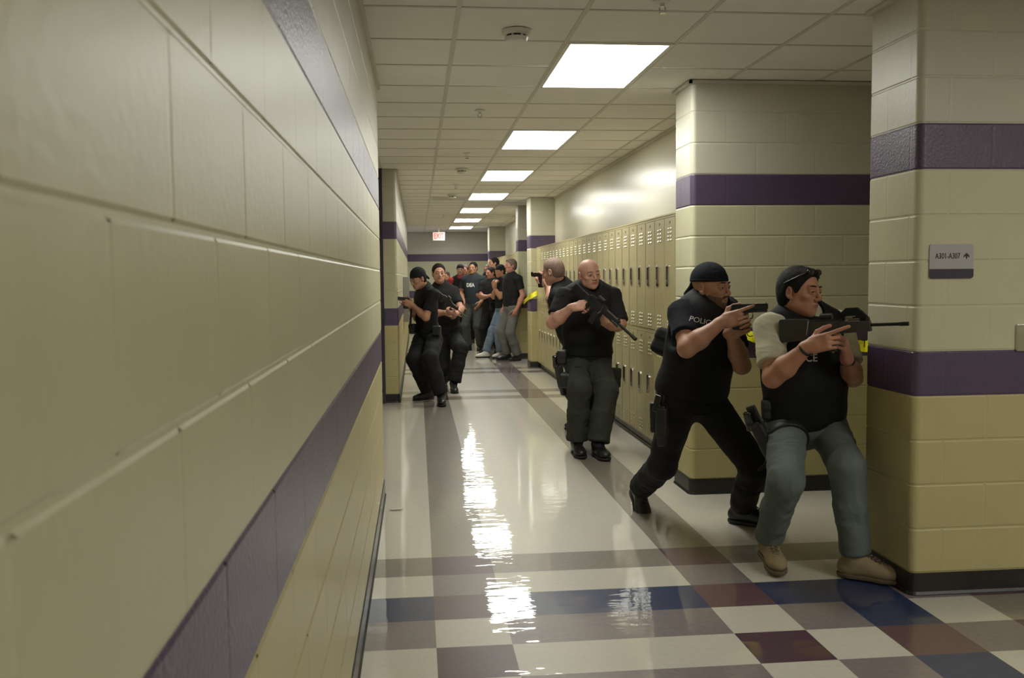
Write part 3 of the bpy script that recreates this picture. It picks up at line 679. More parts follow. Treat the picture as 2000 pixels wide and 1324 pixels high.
# ---- anatomy
def head_prims(c, B, s=1.0, w=1.0, neck=None):
    """B rows: x (person's right), y forward, z up; c = head centre"""
    P = lambda x, y, z: np.array(c) + s * (B[0] * x * w + B[1] * y + B[2] * z)
    S_ = s; R = lambda *r: np.array(r) * s * np.array([w, 1, 1])
    pr = [ell(P(0, -.012, .030), B, R(.076, .098, .086), .02), ell(P(0, .028, -.035), B, R(.059, .066, .078), .03), ball(P(0, .074, -.098), .017 * S_, .035),
          ell(P(0, .03, -.075), B, R(.046, .05, .035), .03)]
    for q in (-1, 1):
        pr += [ball(P(q * .046, .012, -.062), .018 * S_, .03), ell(P(q * .043, .062, -.022), B, R(.020, .018, .014), .02), cone(P(q * .006, .090, .022), P(q * .042, .078, .024), .009 * S_, .007 * S_, .014)]
    for q in (-1, 1): pr.append(ell(P(q * .031, .104, .003), B, R(.019, .017, .0115), .012, 's'))
    for q in (-1, 1): pr.append(ell(P(q * .031, .076, .003), B, R(.0160, .0160, .0150), .004))
    pr += [cone(P(0, .092, .010), P(0, .113, -.026), .0075 * S_, .0105 * S_, .012), cone(P(-.009, .105, -.033), P(.009, .105, -.033), .0075 * S_, .0075 * S_, .006)]
    for q in (-1, 1): pr.append(ball(P(q * .014, .099, -.033), .0072 * S_, .006))
    pr += [cone(P(-.019, .088, -.059), P(0, .0985, -.0555), .004 * S_, .0055 * S_, .006), cone(P(.019, .088, -.059), P(0, .0985, -.0555), .004 * S_, .0055 * S_, .006), cone(P(-.016, .087, -.068), P(.016, .087, -.068), .0075 * S_, .0075 * S_, .007), ball(P(0, .092, -.069), .007 * S_, .006)]
    pr.append(cone(P(-.022, .098, -.0625), P(.022, .098, -.0625), .0018 * S_, .0018 * S_, .003, 's'))
    for q in (-1, 1):
        Eb = np.array([nz(B[0] * 1 + q * B[1] * -.25), nz(B[1] + q * B[0] * .25), B[2]])
        pr += [ell(P(q * .079, -.008, -.006), Eb, R(.009, .019, .030), .006), ell(P(q * .086, -.004, -.004), Eb, R(.006, .010, .017), .004, 's'), ball(P(q * .076, .0, -.030), .009 * S_, .006)]
    if neck is not None: pr += [cone(P(0, -.025, -.055), neck, .056 * s * w, .062 * s * w, .03), cone(P(0, .02, -.07), np.array(neck) + B[1] * .02, .03 * s, .05 * s, .03)]
    return pr, P
def hand_prims(w, d, n, side, s=1.0, curl=((70, 80, 50),) * 4, spread=3.0, th=None, thl=(.040, .034, .028)):
    d = nz(d); n = np.array(n, float); n = nz(n - d * (n @ d)); T_ = np.cross(d, n) * (1 if side == 'R' else -1)
    w = np.array(w, float); B = np.array([T_, d, n]); pr = [rbox(w + d * .052 * s, B, np.array([.040, .048, .0145]) * s, .013 * s, .012), cone(w - d * .02 * s, w + d * .03 * s, .026 * s, .027 * s, .02), ell(w + d * .04 * s + T_ * .022 * s + n * .008 * s, B, np.array([.020, .034, .016]) * s, .014)]
    specs = [(.031, .096, (.046, .028, .023), .0098), (.0105, .100, (.050, .032, .024), .0100), (-.010, .097, (.046, .029, .024), .0094), (-.0295, .089, (.037, .022, .021), .0083)]
    for i, (off, base_, Ls, r) in enumerate(specs):
        p = w + (d * base_ + T_ * off) * s; a = 0.0; sp = math.radians(spread * (1.5 - i)); d0 = nz(d * math.cos(sp) + T_ * math.sin(sp)); pr.append(cone(w + (d * .05 + T_ * off * .8) * s, p, .012 * s, r * 1.08 * s, .008)); rr = r * s
        for j in range(3):
            a += math.radians(curl[i][j]); dd = d0 * math.cos(a) + n * math.sin(a); q = p + dd * Ls[j] * s
            pr.append(cone(p, q, rr * 1.02, rr * .90, .0022)); p = q; rr *= .92
    if th is None: th = [(.75, .60, .30), (.35, .85, .40), (.15, .95, .30)]
    p = w + (d * .022 + T_ * .026 + n * .004) * s; rr = .0135 * s
    for L, v in zip(thl, th):
        q = p + nz(T_ * v[0] + d * v[1] + n * v[2]) * L * s; pr.append(cone(p, q, rr, rr * .86, .005)); p = q; rr *= .86
    return pr
def arm_prims(sh, el, wr, s=1.0, m=1.0):
    el = np.array(el, float); wr = np.array(wr, float); sh = np.array(sh, float); f = wr - el
    return [cone(sh, el, .052 * s * m, .041 * s * m, .03), ball(sh * .55 + el * .45, .052 * s * m, .04), cone(el, el + f * .35, .043 * s * m, .047 * s * m, .02), cone(el + f * .35, wr, .046 * s * m, .028 * s, .02)]
def torso_prims(J, g=1.0, w=1.0, s=1.0):
    """pelvis, chest frames from joints"""
    P = np.array(J['pel'], float); N_ = np.array(J['neck'], float); a = nz(N_ - P)
    hr = nz(np.array(J['hipR'], float) - J['hipL']); cr = nz(np.array(J['shR'], float) - J['shL'])
    Bp = basis(np.cross(a, hr), a); Bc = basis(np.cross(a, cr), a); L = np.linalg.norm(N_ - P)
    pr = [ell(P + a * .03, Bp, np.array([.168 * w, .122 * (0.5 + .5 * g), .13]) * s, .04), ell(P + a * L * .38 + Bc[1] * .012, Bc, np.array([.150 * (0.4 + .6 * g) * w, .118 * g, .19]) * s, .06), ell(P + a * L * .70, Bc, np.array([.172 * w, .125 * (0.6 + .4 * g), .20]) * s, .06)]
    sR = np.array(J['shR'], float); sL = np.array(J['shL'], float); m = (sR + sL) / 2
    pr += [cone(m * .6 + sR * .4, sR, .072 * s, .060 * s, .05), cone(m * .6 + sL * .4, sL, .072 * s, .060 * s, .05), cone(N_ + a * .01, sR * .6 + m * .4, .055 * s, .05 * s, .05), cone(N_ + a * .01, sL * .6 + m * .4, .055 * s, .05 * s, .05)]
    return pr, a, Bp, Bc, L
def leg_prims(hip, kn, an, s=1.0):
    hip, kn, an = [np.array(v, float) for v in (hip, kn, an)]
    return [cone(hip, kn, .070 * s, .046 * s, .02), cone(kn, kn + (an - kn) * .35, .044 * s, .044 * s, .02), cone(kn + (an - kn) * .35, an, .044 * s, .034 * s, .02)]
def foot_prims(an, B, s=1.0, kn=None):
    sh = nz(np.array(kn, float) - np.array(an, float)) if kn is not None else B[2]
    P = lambda x, y, z: np.array(an) + s * (B[0] * x + B[1] * y + B[2] * z); R = lambda *r: np.array(r) * s
    return [ell(P(0, -.035, -.052), B, R(.037, .048, .046), .02), cone(P(0, -.005, .0), P(0, .10, -.055), .046 * s, .034 * s, .03), ell(P(0, .135, -.060), B, R(.048, .075, .036), .03), cone(np.array(an) + sh * .15 * s - B[1] * .005, P(0, -.008, -.01), .052 * s, .050 * s, .02), cone(P(0, -.035, -.055), P(0, .12, -.060), .037 * s, .037 * s, .02), half(P(0, 0, -.083), -B[2], .004)], P

LEN = dict(ua=.295, fa=.265, th=.44, sh=.43)
def seg(p, q): return float(np.linalg.norm(np.array(p, float) - np.array(q, float)))
def mid(p, q, t=.5): return np.array(p, float) * (1 - t) + np.array(q, float) * t
def person(label, J, skin_m, shirt=None, pants=None, boots=None, sole=None, hair=None, hairstyle='short', vest=None, hv=.004, hb=.006, g=1.0, w=1.0, s=1.0, hw=1.0, hands=None, cap=None,
           sleeve=.60, hem=-.02, pant_r=(.098, .074, .070, .068), beard=None, brow=True, belt=None, wr=(.0035, 20, 7), pants_wr=(.005, 11, 7), vest_g=.034, shirt_over=None, neckc=True, group=None, collar=None, sleeveL=None, vest_b=.03):
    org = np.array([J['pel'][0], J['pel'][1], 0.0]); root = empty('person', org.tolist(), label, 'person', group)
    R_ = {}
    hc, hB = np.array(J['head'][0], float), basis(J['head'][1], J['head'][2]); neckp = np.array(J['neck'], float)
    hp, HP = head_prims(hc, hB, s, hw, neckp)
    tp, a, Bp, Bc, L = torso_prims(J, g, w, s)
    groups = [(hp, hv)]
    for sd in 'RL':
        pr = arm_prims(J['sh' + sd], J['el' + sd], J['wr' + sd], s, J.get('arm', 1.0))
        if hands and sd in hands: q = dict(hands[sd]); pr += hand_prims(J['wr' + sd], q.pop('d'), q.pop('n'), sd, s * q.pop('s', 1.0), **q)
        groups.append((pr, hv))
    trunk = [Prim(p.fn, p.lo, p.hi, p.k, p.op) for p in tp]
    for sd in 'RL': trunk += leg_prims(J['hip' + sd], J['kn' + sd], J['an' + sd], s)
    groups.append((trunk, .012))
    # lips are a patch of the skin surface itself
    hinv = hB
    def mf(c):
        q = (c - hc) @ hinv.T / s; x, y, z = q[:, 0] / hw, q[:, 1], q[:, 2]
        lip = (np.abs(x) < .023) & (y > .080) & (z > -.0745 + .25 * np.abs(x)) & (z < -.0530 - .20 * np.abs(x)); return np.where(lip, 1, 0)
    body = solid('body', groups, hv, [skin_m, LIP], root, org, matfn=mf)
    # eyes and brows
    w_ = MB()
    for q in (-1, 1):
        for r_, dy, mi in ((.0135, 0, 0), (.0068, .0078, 1)):
            t = bmesh.new(); bmesh.ops.create_uvsphere(t, u_segments=14, v_segments=10, radius=r_ * s)
            gz = J.get('gaze', (0, 0)); cc = HP(q * .031 + (gz[0] if mi else 0), .0800 + dy, .003 + (gz[1] if mi else 0)) - org; bmesh.ops.translate(t, vec=Vector(cc.tolist()), verts=t.verts[:]); w_.merge(t, mi)
    w_.build('eyes', [EYEW, IRIS], root, smooth=True)
    lids = []
    for q in (-1, 1): lids += [cone(HP(q * .016, .0925, .0085), HP(q * .031, .0950, .0112), .0045 * s, .0048 * s, .004), cone(HP(q * .031, .0950, .0112), HP(q * .047, .084, .0060), .0048 * s, .0040 * s, .004), cone(HP(q * .019, .0905, -.0065), HP(q * .043, .0865, -.0055), .0028 * s, .0024 * s, .004)]
    solid('eyelids', lids, min(hv * .6, .004), skin_m, root, org)
    if brow:
        bp = []
        for q in (-1, 1): bp += [cone(HP(q * .013, .0955, .0285), HP(q * .033, .0925, .0312), .0034 * s, .0034 * s, .004), cone(HP(q * .033, .0925, .0312), HP(q * .048, .078, .0262), .0034 * s, .0020 * s, .004)]
        solid('eyebrows', bp, min(hv * .7, .005), brow if brow is not True else (hair or HAIRD), root, org)
    if hair:
        t = {'short': .006, 'buzz': .0035, 'crew': .009}.get(hairstyle, .010)
        hp2 = [ell(HP(0, -.014, .032), hB, np.array([.076 * hw, .098, .086]) * s + t * s, .02), ell(HP(0, -.045, -.02), hB, np.array([.068 * hw, .062, .075]) * s + t * s * .6, .03)]
        if hairstyle == 'crew': hp2.append(ell(HP(0, .048, .086), hB, np.array([.054, .044, .028]) * s, .02))
        hp2 += [half(HP(0, .075 if hairstyle != 'buzz' else .064, .085), nz(hB[1] * .905 - hB[2] * .426), .008), half(HP(0, -.075, -.072), -hB[2], .01)]
        for q in (-1, 1): hp2 += [rbox(HP(q * .08, .045, -.060), hB, np.array([.05, .042, .052]) * s, .01, .008, 's'), ell(HP(q * .082, -.006, -.012), hB, np.array([.03, .024, .036]) * s, .006, 's')]
        solid('hair', hp2, hv, hair, root, org, wr=(.0008 if hairstyle == 'buzz' else .0016, 70, 90))
    if beard:
        bp = [ell(HP(0, .028, -.035), hB, np.array([.0605 * hw, .0675, .0795]) * s, .03), ball(HP(0, .074, -.098), .0185 * s, .035), ell(HP(0, .03, -.075), hB, np.array([.048, .052, .037]) * s, .03)]
        for q in (-1, 1): bp.append(ball(HP(q * .046, .012, -.062), .0195 * s, .03))
        bp += [half(HP(0, .05, -.028), hB[2] * .86 + hB[1] * .5, .006), half(HP(0, .002, -.03), -hB[1], .006), cone(HP(-.020, .093, -.050), HP(.020, .093, -.050), .0058 * s, .0058 * s, .004), ell(HP(0, .105, -.063), hB, np.array([.020, .030, .008]) * s, .004, 's')]
        solid('beard', bp, hv, beard, root, org)
    if shirt:
        sp = grow(tp, .014 * s)
        for sd in 'RL':
            sh_, el_ = np.array(J['sh' + sd], float), np.array(J['el' + sd], float); fr = (sleeveL if (sd == 'L' and sleeveL) else sleeve)
            sp.append(ccone(mid(sh_, el_, -.08), mid(sh_, el_, fr), .068 * s * J.get('arm', 1), .064 * s * J.get('arm', 1), .035))
        nk = nz(hc - neckp)
        sp.append(ccone(neckp - a * .03, neckp + nk * (.030 if not collar else .045) * s, .082 * s * hw, .068 * s * hw, .02))
        sp += [half(np.array(J['pel'], float) + a * hem, -a, .006)]
        so = R_['shirt'] = solid('shirt', sp, hb, shirt, root, org, wr=wr)
        if collar: solid('collar', [ccone(neckp + nk * .005, neckp + nk * .038 * s, .080 * s * hw, .070 * s * hw, .01), ell(neckp + nk * .02 + Bc[1] * .07, Bc, (.05, .02, .018), .02)], hb, shirt, root, org)
    if pants:
        r = np.array(pant_r) * s; P_ = np.array(J['pel'], float); pp = [ell(P_ - a * .015, Bp, np.array([.178 * w, .128 * (.55 + .45 * g), .13]) * s, .04), ell(P_ - a * .07 - Bp[1] * .03, Bp, np.array([.15 * w, .11, .10]) * s, .04)]
        for sd in 'RL':
            h_, k_, n_ = [np.array(J[q + sd], float) for q in ('hip', 'kn', 'an')]
            pp += [cone(h_, k_, r[0], r[1], .035), cone(k_, mid(k_, n_, .45), r[1], r[2], .03), ccone(mid(k_, n_, .40), mid(k_, n_, J.get('cuff', .97)), r[2], r[3] * 1.06, .025, rd=.012)]
            pass
        pp += [half(P_ + a * .11, a, .006)]
        solid('trousers', pp, hb, pants, root, org, wr=pants_wr)
    if belt:
        bl = grow([tp[0], tp[1]], .020 * s) + [half(np.array(J['pel'], float) + a * (.105), a, .003), half(np.array(J['pel'], float) + a * .06, -a, .003)]
        R_['belt'] = solid('belt', bl, min(hb, .006), belt, root, org)
    if vest:
        vp = grow(tp[:3] + tp[5:], vest_g * s)
        for sd in 'RL':
            sh_ = np.array(J['sh' + sd], float); vp.append(cone(mid(neckp, sh_, .40) - a * .005, mid(neckp, sh_, .80) + a * .004, .070 * s, .066 * s, .04))
        c_ = np.array(J['pel'], float)
        nn = mid(J['shR'], J['shL'])
        vp += [half(c_ + a * vest_b, -a, .012)]
        for sd, q in (('R', 1), ('L', -1)):
            sh_ = np.array(J['sh' + sd], float); o_ = Bc[0] * q
            vp.append(cone(sh_ + o_ * .100 * s + a * .03, sh_ + o_ * .105 * s - a * .12 * s, .085 * s, .080 * s, .015, 's'))
            vp.append(half(sh_ + o_ * .012 * s, nz(o_ * 1.0), .02, lo=sh_ - .25 + a * .16, hi=sh_ + .25 + a * .3) if False else cone(sh_ + o_ * .13 * s + a * .05, sh_ + o_ * .28 * s + a * .05, .09 * s, .14 * s, .01, 's'))
        vp.append(ell(neckp + a * .02 + Bc[1] * .03, Bc, np.array([.080, .095, .07]) * s, .015, 's'))
        R_['vest'] = solid('vest', vp, hb, vest, root, org, wr=(.002, 12, 10))
    for sd in 'RL':
        if not boots: break
        fB = basis(J['foot' + sd], J.get('fup' + sd, (0, 0, 1))); fp, FP = foot_prims(J['an' + sd], fB, s, J['kn' + sd])
        b = solid('boot', fp, hv * 1.1, boots, root, org)
        spn = [ell(FP(0, .135, -.088), fB, np.array([.051, .080, .030]) * s, .02), ell(FP(0, -.03, -.088), fB, np.array([.041, .055, .030]) * s, .02), cone(FP(0, -.02, -.088), FP(0, .12, -.088), .040 * s, .044 * s, .02), half(FP(0, 0, -.080), fB[2], .003), half(FP(0, 0, -.101), -fB[2], .003)]
        solid('sole', spn, hv * 1.1, sole or BLKSOLE, b, org).parent = b
        if boots in (TANB,) or hv <= .0036:
            lp = []
            for i in range(8):
                t_ = .10 + i * .165; cy_, cz_, rr_ = -.005 + .105 * t_, -.055 * t_, .046 - .012 * t_ + .003 + .012 * t_
                y, z = cy_ + rr_ * .48, cz_ + rr_ * .87; y2, z2 = y + .014, z - .009; e_ = .018; dz_ = .006
                lp += [cone(FP(-e_, y, z - dz_), FP(0, (y + y2) / 2, (z + z2) / 2 + .001), .0030, .0030, .002), cone(FP(0, (y + y2) / 2, (z + z2) / 2 + .001), FP(e_, y2, z2 - dz_), .0030, .0030, .002), cone(FP(e_, y, z - dz_), FP(0, (y + y2) / 2, (z + z2) / 2 + .001), .0030, .0030, .002), cone(FP(0, (y + y2) / 2, (z + z2) / 2 + .001), FP(-e_, y2, z2 - dz_), .0030, .0030, .002)]
            solid('laces', lp, .002, LACE if boots is TANB else NYL, b, org)
    if cap:
        cp = [ell(HP(0, -.016, .036), hB, np.array([.086 * hw, .107, .099]) * s, .01), half(HP(0, .02, cap.get('z', .030)), nz(-hB[2] + hB[1] * cap.get('tilt', .10)), .006)]
        co = solid('cap', cp, hv, cap['m'], root, org, wr=(.0015, 25, 25))
        bd = [ell(HP(0, -.016, .036), hB, np.array([.0875 * hw, .1085, .100]) * s, .01), half(HP(0, .02, cap.get('z', .030) - .002), nz(-hB[2] + hB[1] * cap.get('tilt', .10)), .003), half(HP(0, .02, cap.get('z', .030) + .014), nz(hB[2] - hB[1] * cap.get('tilt', .10)), .003)]
        solid('band', bd, min(hv, .004), cap['m'], co, org)
        if cap.get('tail'):
            solid('tail', [ball(HP(0, -.118, .012), .016, .01), cone(HP(0, -.118, .01), HP(.01, -.150, -.045), .012, .016, .01), cone(HP(0, -.118, .01), HP(-.02, -.145, -.055), .011, .013, .01)], hv, cap['m'], co, org)
    return dict(R_, root=root, org=org, a=a, Bp=Bp, Bc=Bc, HP=HP, hB=hB, J=J, s=s)
def strip_on(name, prims, p, n, th, m, root, org, g_=.01, h=.005):
    """a strap: the body surface grown by g_, kept within a slab of thickness th about point p, normal n"""
    n = nz(n); q = grow([x for x in prims if x.op == 'u'], g_) + [half(np.array(p) + n * th / 2, n, .002), half(np.array(p) - n * th / 2, -n, .002)]
    return solid(name, q, h, m, root, org)
def lay_text(txt, size, pos, right, up, targets, m, parent, off=.0015, sx=1.0, bold=0.0):
    me = text_mesh(txt, size, 0.0, bold); r = Vector(nz(right).tolist()); u = Vector(nz(up).tolist()); n = r.cross(u); pos = Vector(list(pos)); trees = []
    bm = bmesh.new(); bm.from_mesh(me); bmesh.ops.triangulate(bm, faces=bm.faces[:]); bmesh.ops.subdivide_edges(bm, edges=bm.edges[:], cuts=1); bm.to_mesh(me); bm.free()
    for t in targets:
        tv = [t.matrix_world @ v.co for v in t.data.vertices]; trees.append(BVHTree.FromPolygons(tv, [tuple(p.vertices) for p in t.data.polygons]))
    org = Vector(parent.matrix_world.translation) if False else Vector(parent.location)
    for v in me.vertices:
        o = pos + r * v.co.x * sx + u * v.co.y; best = None
        for T_ in trees:
            h_ = T_.ray_cast(o + n * .25, -n, .6)
            if h_[0] is not None and (best is None or h_[3] < best[1]): best = (h_[0], h_[3])
        v.co = ((best[0] if best else o) + n * off) - org
    o = link('lettering', me, m, parent); return o
def frame_mat(o, fwd, up):
    """matrix: local +X along fwd, +Z up, +Y to the left"""
    x = Vector(nz(fwd).tolist()); u = Vector(list(up)); y = u.cross(x).normalized(); z = x.cross(y)
    return Matrix.Translation(Vector(list(o))) @ Matrix((x, y, z)).transposed().to_4x4()

def pistol(label, grip, fwd, up, m=GUN, s=1.0):
    t = empty('pistol', (0, 0, 0), label, 'pistol'); t.matrix_world = frame_mat(grip, fwd, up) @ Matrix.Scale(s, 4)
    w = MB(); w.prism([(-.045, .052), (.150, .052), (.150, .078), (.146, .082), (-.040, .082), (-.047, .076)], -.0135, .0135, bev=.003)
    for k in range(5): w.box((-.038 + k * .006, -.0142, .058), (-.035 + k * .006, .0142, .078))
    w.box((-.034, -.003, .082), (-.028, .003, .087)); w.box((.138, -.0015, .082), (.143, .0015, .087)); w.build('slide', mat('pistol_slide', (.022, .022, .023), rough=.35, metal=.3), t, auto=True)
    w = MB(); w.prism([(-.046, .052), (.145, .052), (.145, .036), (.060, .034), (.030, .030), (.020, -.045), (.012, -.062), (-.040, -.058), (-.046, -.045), (-.030, .020), (-.050, .040)], -.0125, .0125, bev=.004); w.build('frame', m, t, auto=True)
    w = MB(); pts = [(.028, 0, .030), (.030, 0, .008), (.045, 0, .000), (.064, 0, .004), (.068, 0, .020), (.066, 0, .034)]; w.tube(pts, .0035, n=8); w.build('trigger_guard', m, t, auto=True)
    w = MB(); w.tube([(.040, 0, .032), (.044, 0, .020), (.040, 0, .008)], .003, n=6); w.build('trigger', m, t, auto=True)
    return t
def rifle(label, butt, muzzle, up, style='carbine', sling=True):
    butt = np.array(butt, float); muzzle = np.array(muzzle, float); L = seg(butt, muzzle)
    t = empty('rifle', (0, 0, 0), label, 'rifle'); t.matrix_world = frame_mat(butt, muzzle - butt, up) @ Matrix.Scale(L / .86, 4)
    # local length .86 m, bore on the x axis at z = 0
    w = MB()
    if style == 'wide':
        w.prism([(0, .045), (.014, .058), (.20, .052), (.215, .036), (.215, -.070), (.19, -.092), (.014, -.104), (0, -.090)], -.020, .020, bev=.008)
    else:
        w.prism([(0, .020), (.03, .022), (.12, .018), (.20, .018), (.20, -.015), (.12, -.022), (.06, -.052), (.01, -.082), (0, -.078)], -.016, .016, bev=.006)
    w.build('stock', GUNP if style == 'wide' else GUN, t, auto=True)
    dp = .022 if style == 'wide' else 0
    w = MB(); w.prism([(.20, .032), (.42, .032), (.42, -.026 - dp), (.36, -.045 - dp * .5), (.24, -.045 - dp * .5), (.20, -.030 - dp)], -.017, .017, bev=.004)
    w.box((.27, -.019, -.002), (.33, -.015, .016)); w.build('receiver', GUNP if style == 'wide' else GUN, t, auto=True)
    if style == 'wide':
        w = MB(); w.tube([(.212, -.022, .036), (.205, -.022, -.010), (.196, -.022, -.055)], .003, n=6); w.build('edge_strip', GUNE, t, auto=True)
    w = MB(); w.prism([(.225, -.040), (.262, -.040), (.245, -.125), (.205, -.118)], -.014, .014, bev=.006); w.build('grip', GUN, t, auto=True)
    w = MB(); w.tube([(.262, 0, -.042), (.268, 0, -.066), (.305, 0, -.068), (.312, 0, -.042)], .003, n=6); w.build('trigger_guard', GUN, t, auto=True)
    w = MB(); w.prism([(.325, -.040), (.375, -.040), (.392, -.17), (.340, -.175)], -.011, .011, bev=.003); w.build('magazine', GUN, t, auto=True)
    w = MB(); w.prism([(.42, .030), (.62, .026), (.625, -.024 - dp * .8), (.42, -.030 - dp)], -.024, .024, bev=.010)
    for k in range(7): w.box((.44 + k * .025, -.0255, -.010), (.452 + k * .025, .0255, .010))
    w.build('handguard', GUN if style != 'wide' else GUNP, t, auto=True)
    w = MB(); rb_ = {'wide': .011, 'light': .0135}.get(style, .009); w.tube([(.60, 0, 0), (.82, 0, 0)], rb_, n=14); w.tube([(.805, 0, 0), (.86, 0, 0)], rb_ * 1.25, n=14); w.build('barrel', GUNM, t, auto=True)
    w = MB(); w.box((.22, -.010, .032), (.44, .010, .040))
    for k in range(14): w.box((.223 + k * .0155, -.011, .040), (.231 + k * .0155, .011, .044))
    w.build('rail', GUN, t)
    w = MB(); w.tube([(.29, 0, .066), (.37, 0, .066)], .020, n=16); w.box((.31, -.012, .04), (.35, .012, .056), bev=.003); w.build('sight', GUN, t, auto=True)
    w = MB(); w.prism([(.585, .024), (.615, .024), (.604, .062), (.596, .062)], -.005, .005, bev=.001); w.build('front_sight', GUN, t, auto=True)
    if style == 'light':
        w = MB(); w.tube([(.56, -.034, -.012), (.66, -.034, -.012)], [.012, .015], n=14); q = w.build('torch', GUN, t, auto=True)
        w = MB(); w.tube([(.660, -.034, -.012), (.663, -.034, -.012)], .0125, n=14); w.build('lens', mat('torch_lens', (.6, .62, .65), rough=.08, metal=.9), q)
        w = MB(); w.tube([(.40, -.026, .028), (.405, -.027, -.02), (.395, -.027, -.05)], .004, n=6); w.build('edge_strip', GUNE, t, auto=True)
    return t
def holster(P, org, root, pos, B, s=1.0, strap=True, name='holster'):
    """B rows: x outward, y forward, z up along the thigh"""
    R_ = lambda *v: np.array(v) * s; Q = lambda x, y, z: np.array(pos) + s * (B[0] * x + B[1] * y + B[2] * z)
    h = solid(name, [rbox(Q(.02, 0, -.05), B, R_(.020, .036, .085), .012 * s, .01), rbox(Q(.022, .005, -.13), B, R_(.017, .026, .06), .012 * s, .02), rbox(Q(.0, .0, .06), B, R_(.008, .028, .07), .006 * s, .01)], .004, NYL, root, org)
    solid('pistol_grip', [rbox(Q(.022, -.030, .060), basis(B[1] * .97 - B[2] * .25, B[2]), R_(.014, .022, .052), .010 * s, .008), rbox(Q(.022, -.01, .03), B, R_(.015, .034, .02), .008 * s, .006)], .004, GLOSS, h, org)
    return h
def ringstrap(name, p, ax, r, th, m, root, org, h=.0045):
    ax = nz(ax); return solid(name, [ccone(np.array(p) - ax * th / 2, np.array(p) + ax * th / 2, r, r, .002, rd=.003)], h, m, root, org)
def pouch(name, root, org, p, B, hs, m=None, h=.0045, tilt=0):
    o = solid(name, [rbox(p, B, hs, min(hs) * .5, .004), rbox(np.array(p) + B[2] * hs[2] * .45 + B[0] * .004, B, (hs[0], hs[1] * 1.04, hs[2] * .55), min(hs) * .45, .004)], h, m or NYL, root, org); return o

# ---------------------------------------------------------------- figures
def A_(px, py, Y): return np.array(at(px, py, Y))
def RCH(o, px, py, L, sg): return np.array(reach(Vector(list(o)), px, py, L, sg))
def FL(px, py, z=0.0): return np.array(on_floor(px, py, z))
def ik(a, b, L1, L2, hint):
    """middle joint of a two-bone chain, bent towards hint"""
    a = np.array(a, float); b = np.array(b, float); d = b - a; L = np.linalg.norm(d); L = min(L, (L1 + L2) * .999); u = d / np.linalg.norm(d)
    x = (L1 * L1 - L2 * L2 + L * L) / (2 * L); y = math.sqrt(max(L1 * L1 - x * x, 0)); h = np.array(hint, float); h = nz(h - u * (h @ u)); return a + u * x + h * y

# ---- the kneeling-in officer at the corner, cream sleeves, tan boots
Jh = dict()
pel = A_(1572, 815, 4.66)
neck = A_(1563, 615, 4.62)
hB1 = None
J = dict(pel=pel, neck=neck, head=(A_(1562, 570, 4.53), (.56, -.83, -.05), (.05, .05, 1.0)), arm=1.08, gaze=(.002, 0))
J['shR'] = A_(1504, 640, 4.53); J['shL'] = A_(1636, 634, 4.72)
J['elR'] = RCH(J['shR'], 1509, 738, .29, -1); J['wrR'] = RCH(J['elR'], 1580, 676, .25, -1)
J['elL'] = RCH(J['shL'], 1666, 737, .31, -1); J['wrL'] = RCH(J['elL'], 1654, 700, .27, -1)
J['hipR'] = A_(1535, 832, 4.62); J['hipL'] = A_(1612, 828, 4.70)
J['anR'] = FL(1502, 1052, .14); J['anL'] = FL(1671, 1086, .11)
J['knR'] = ik(J['hipR'], J['anR'], .45, .44, (-.30, -1, .1)); J['knL'] = ik(J['hipL'], J['anL'], .45, .44, (-.24, -1, .1))
J['footR'] = (-.10, -1, -.12); J['footL'] = (.80, -.60, 0)
from_butt = A_(1523, 640, 4.42); to_muz = A_(1775, 632, 4.00)
gf = nz(to_muz - from_butt); gup = np.array([0, 0, 1.0]); gside = nz(np.cross(gf, gup))   # gside points to the viewer's side
hands = {'R': dict(d=nz(gf * .95 + gup * .22), n=-gside * .9 + gup * -.1, curl=((8, 4, 2), (62, 78, 40), (66, 80, 40), (68, 80, 40)), spread=5),
         'L': dict(d=nz(gup * .72 + gside * .6 + gf * .1), n=nz(-gf * .85 + gside * .15), curl=((62, 70, 40), (64, 70, 40), (64, 70, 40), (62, 70, 40)), spread=2)}
P1 = person('officer in cream sleeves, black vest and tan boots crouching at the near pier with rifle', J, SK_A, shirt=CREAM, pants=SAGE, boots=TANB, sole=TANSOLE, hair=HAIRD, hairstyle='crew', vest=VEST, hv=.0032, hb=.0050, g=1.30, w=1.12, s=1.03, vest_b=-.035, hands=hands,
            sleeve=.74, hem=.02, belt=BLACK, vest_g=.034, wr=(.003, 14, 9), pants_wr=(.0075, 8.5, 9), pant_r=(.098, .079, .072, .063))
R1 = rifle('olive-black rifle with a broad stock held by the officer in cream sleeves', from_butt, to_muz, gup, style='wide')
# shell catcher bag on the far side of the receiver
w = MB(); w.prism([(.40, -.01), (.39, .06), (.43, .095), (.455, .118), (.53, .118), (.56, .09), (.60, .05), (.615, -.01), (.60, -.04), (.42, -.04)], .012, .055, bev=.012); cb = w.build('shell_catcher', VEST, R1, auto=True)
w = MB()
for z_, x0_, x1_ in ((.042, .455, .545), (.052, .450, .500), (.060, .458, .520), (.030, .452, .548), (.036, .447, .470)): w.box((x0_, .0105, z_ - .0025), (x1_, .0122, z_ + .0025))
w.build('stitching', mat('tan_thread', (.30, .26, .14), rough=.8), cb)

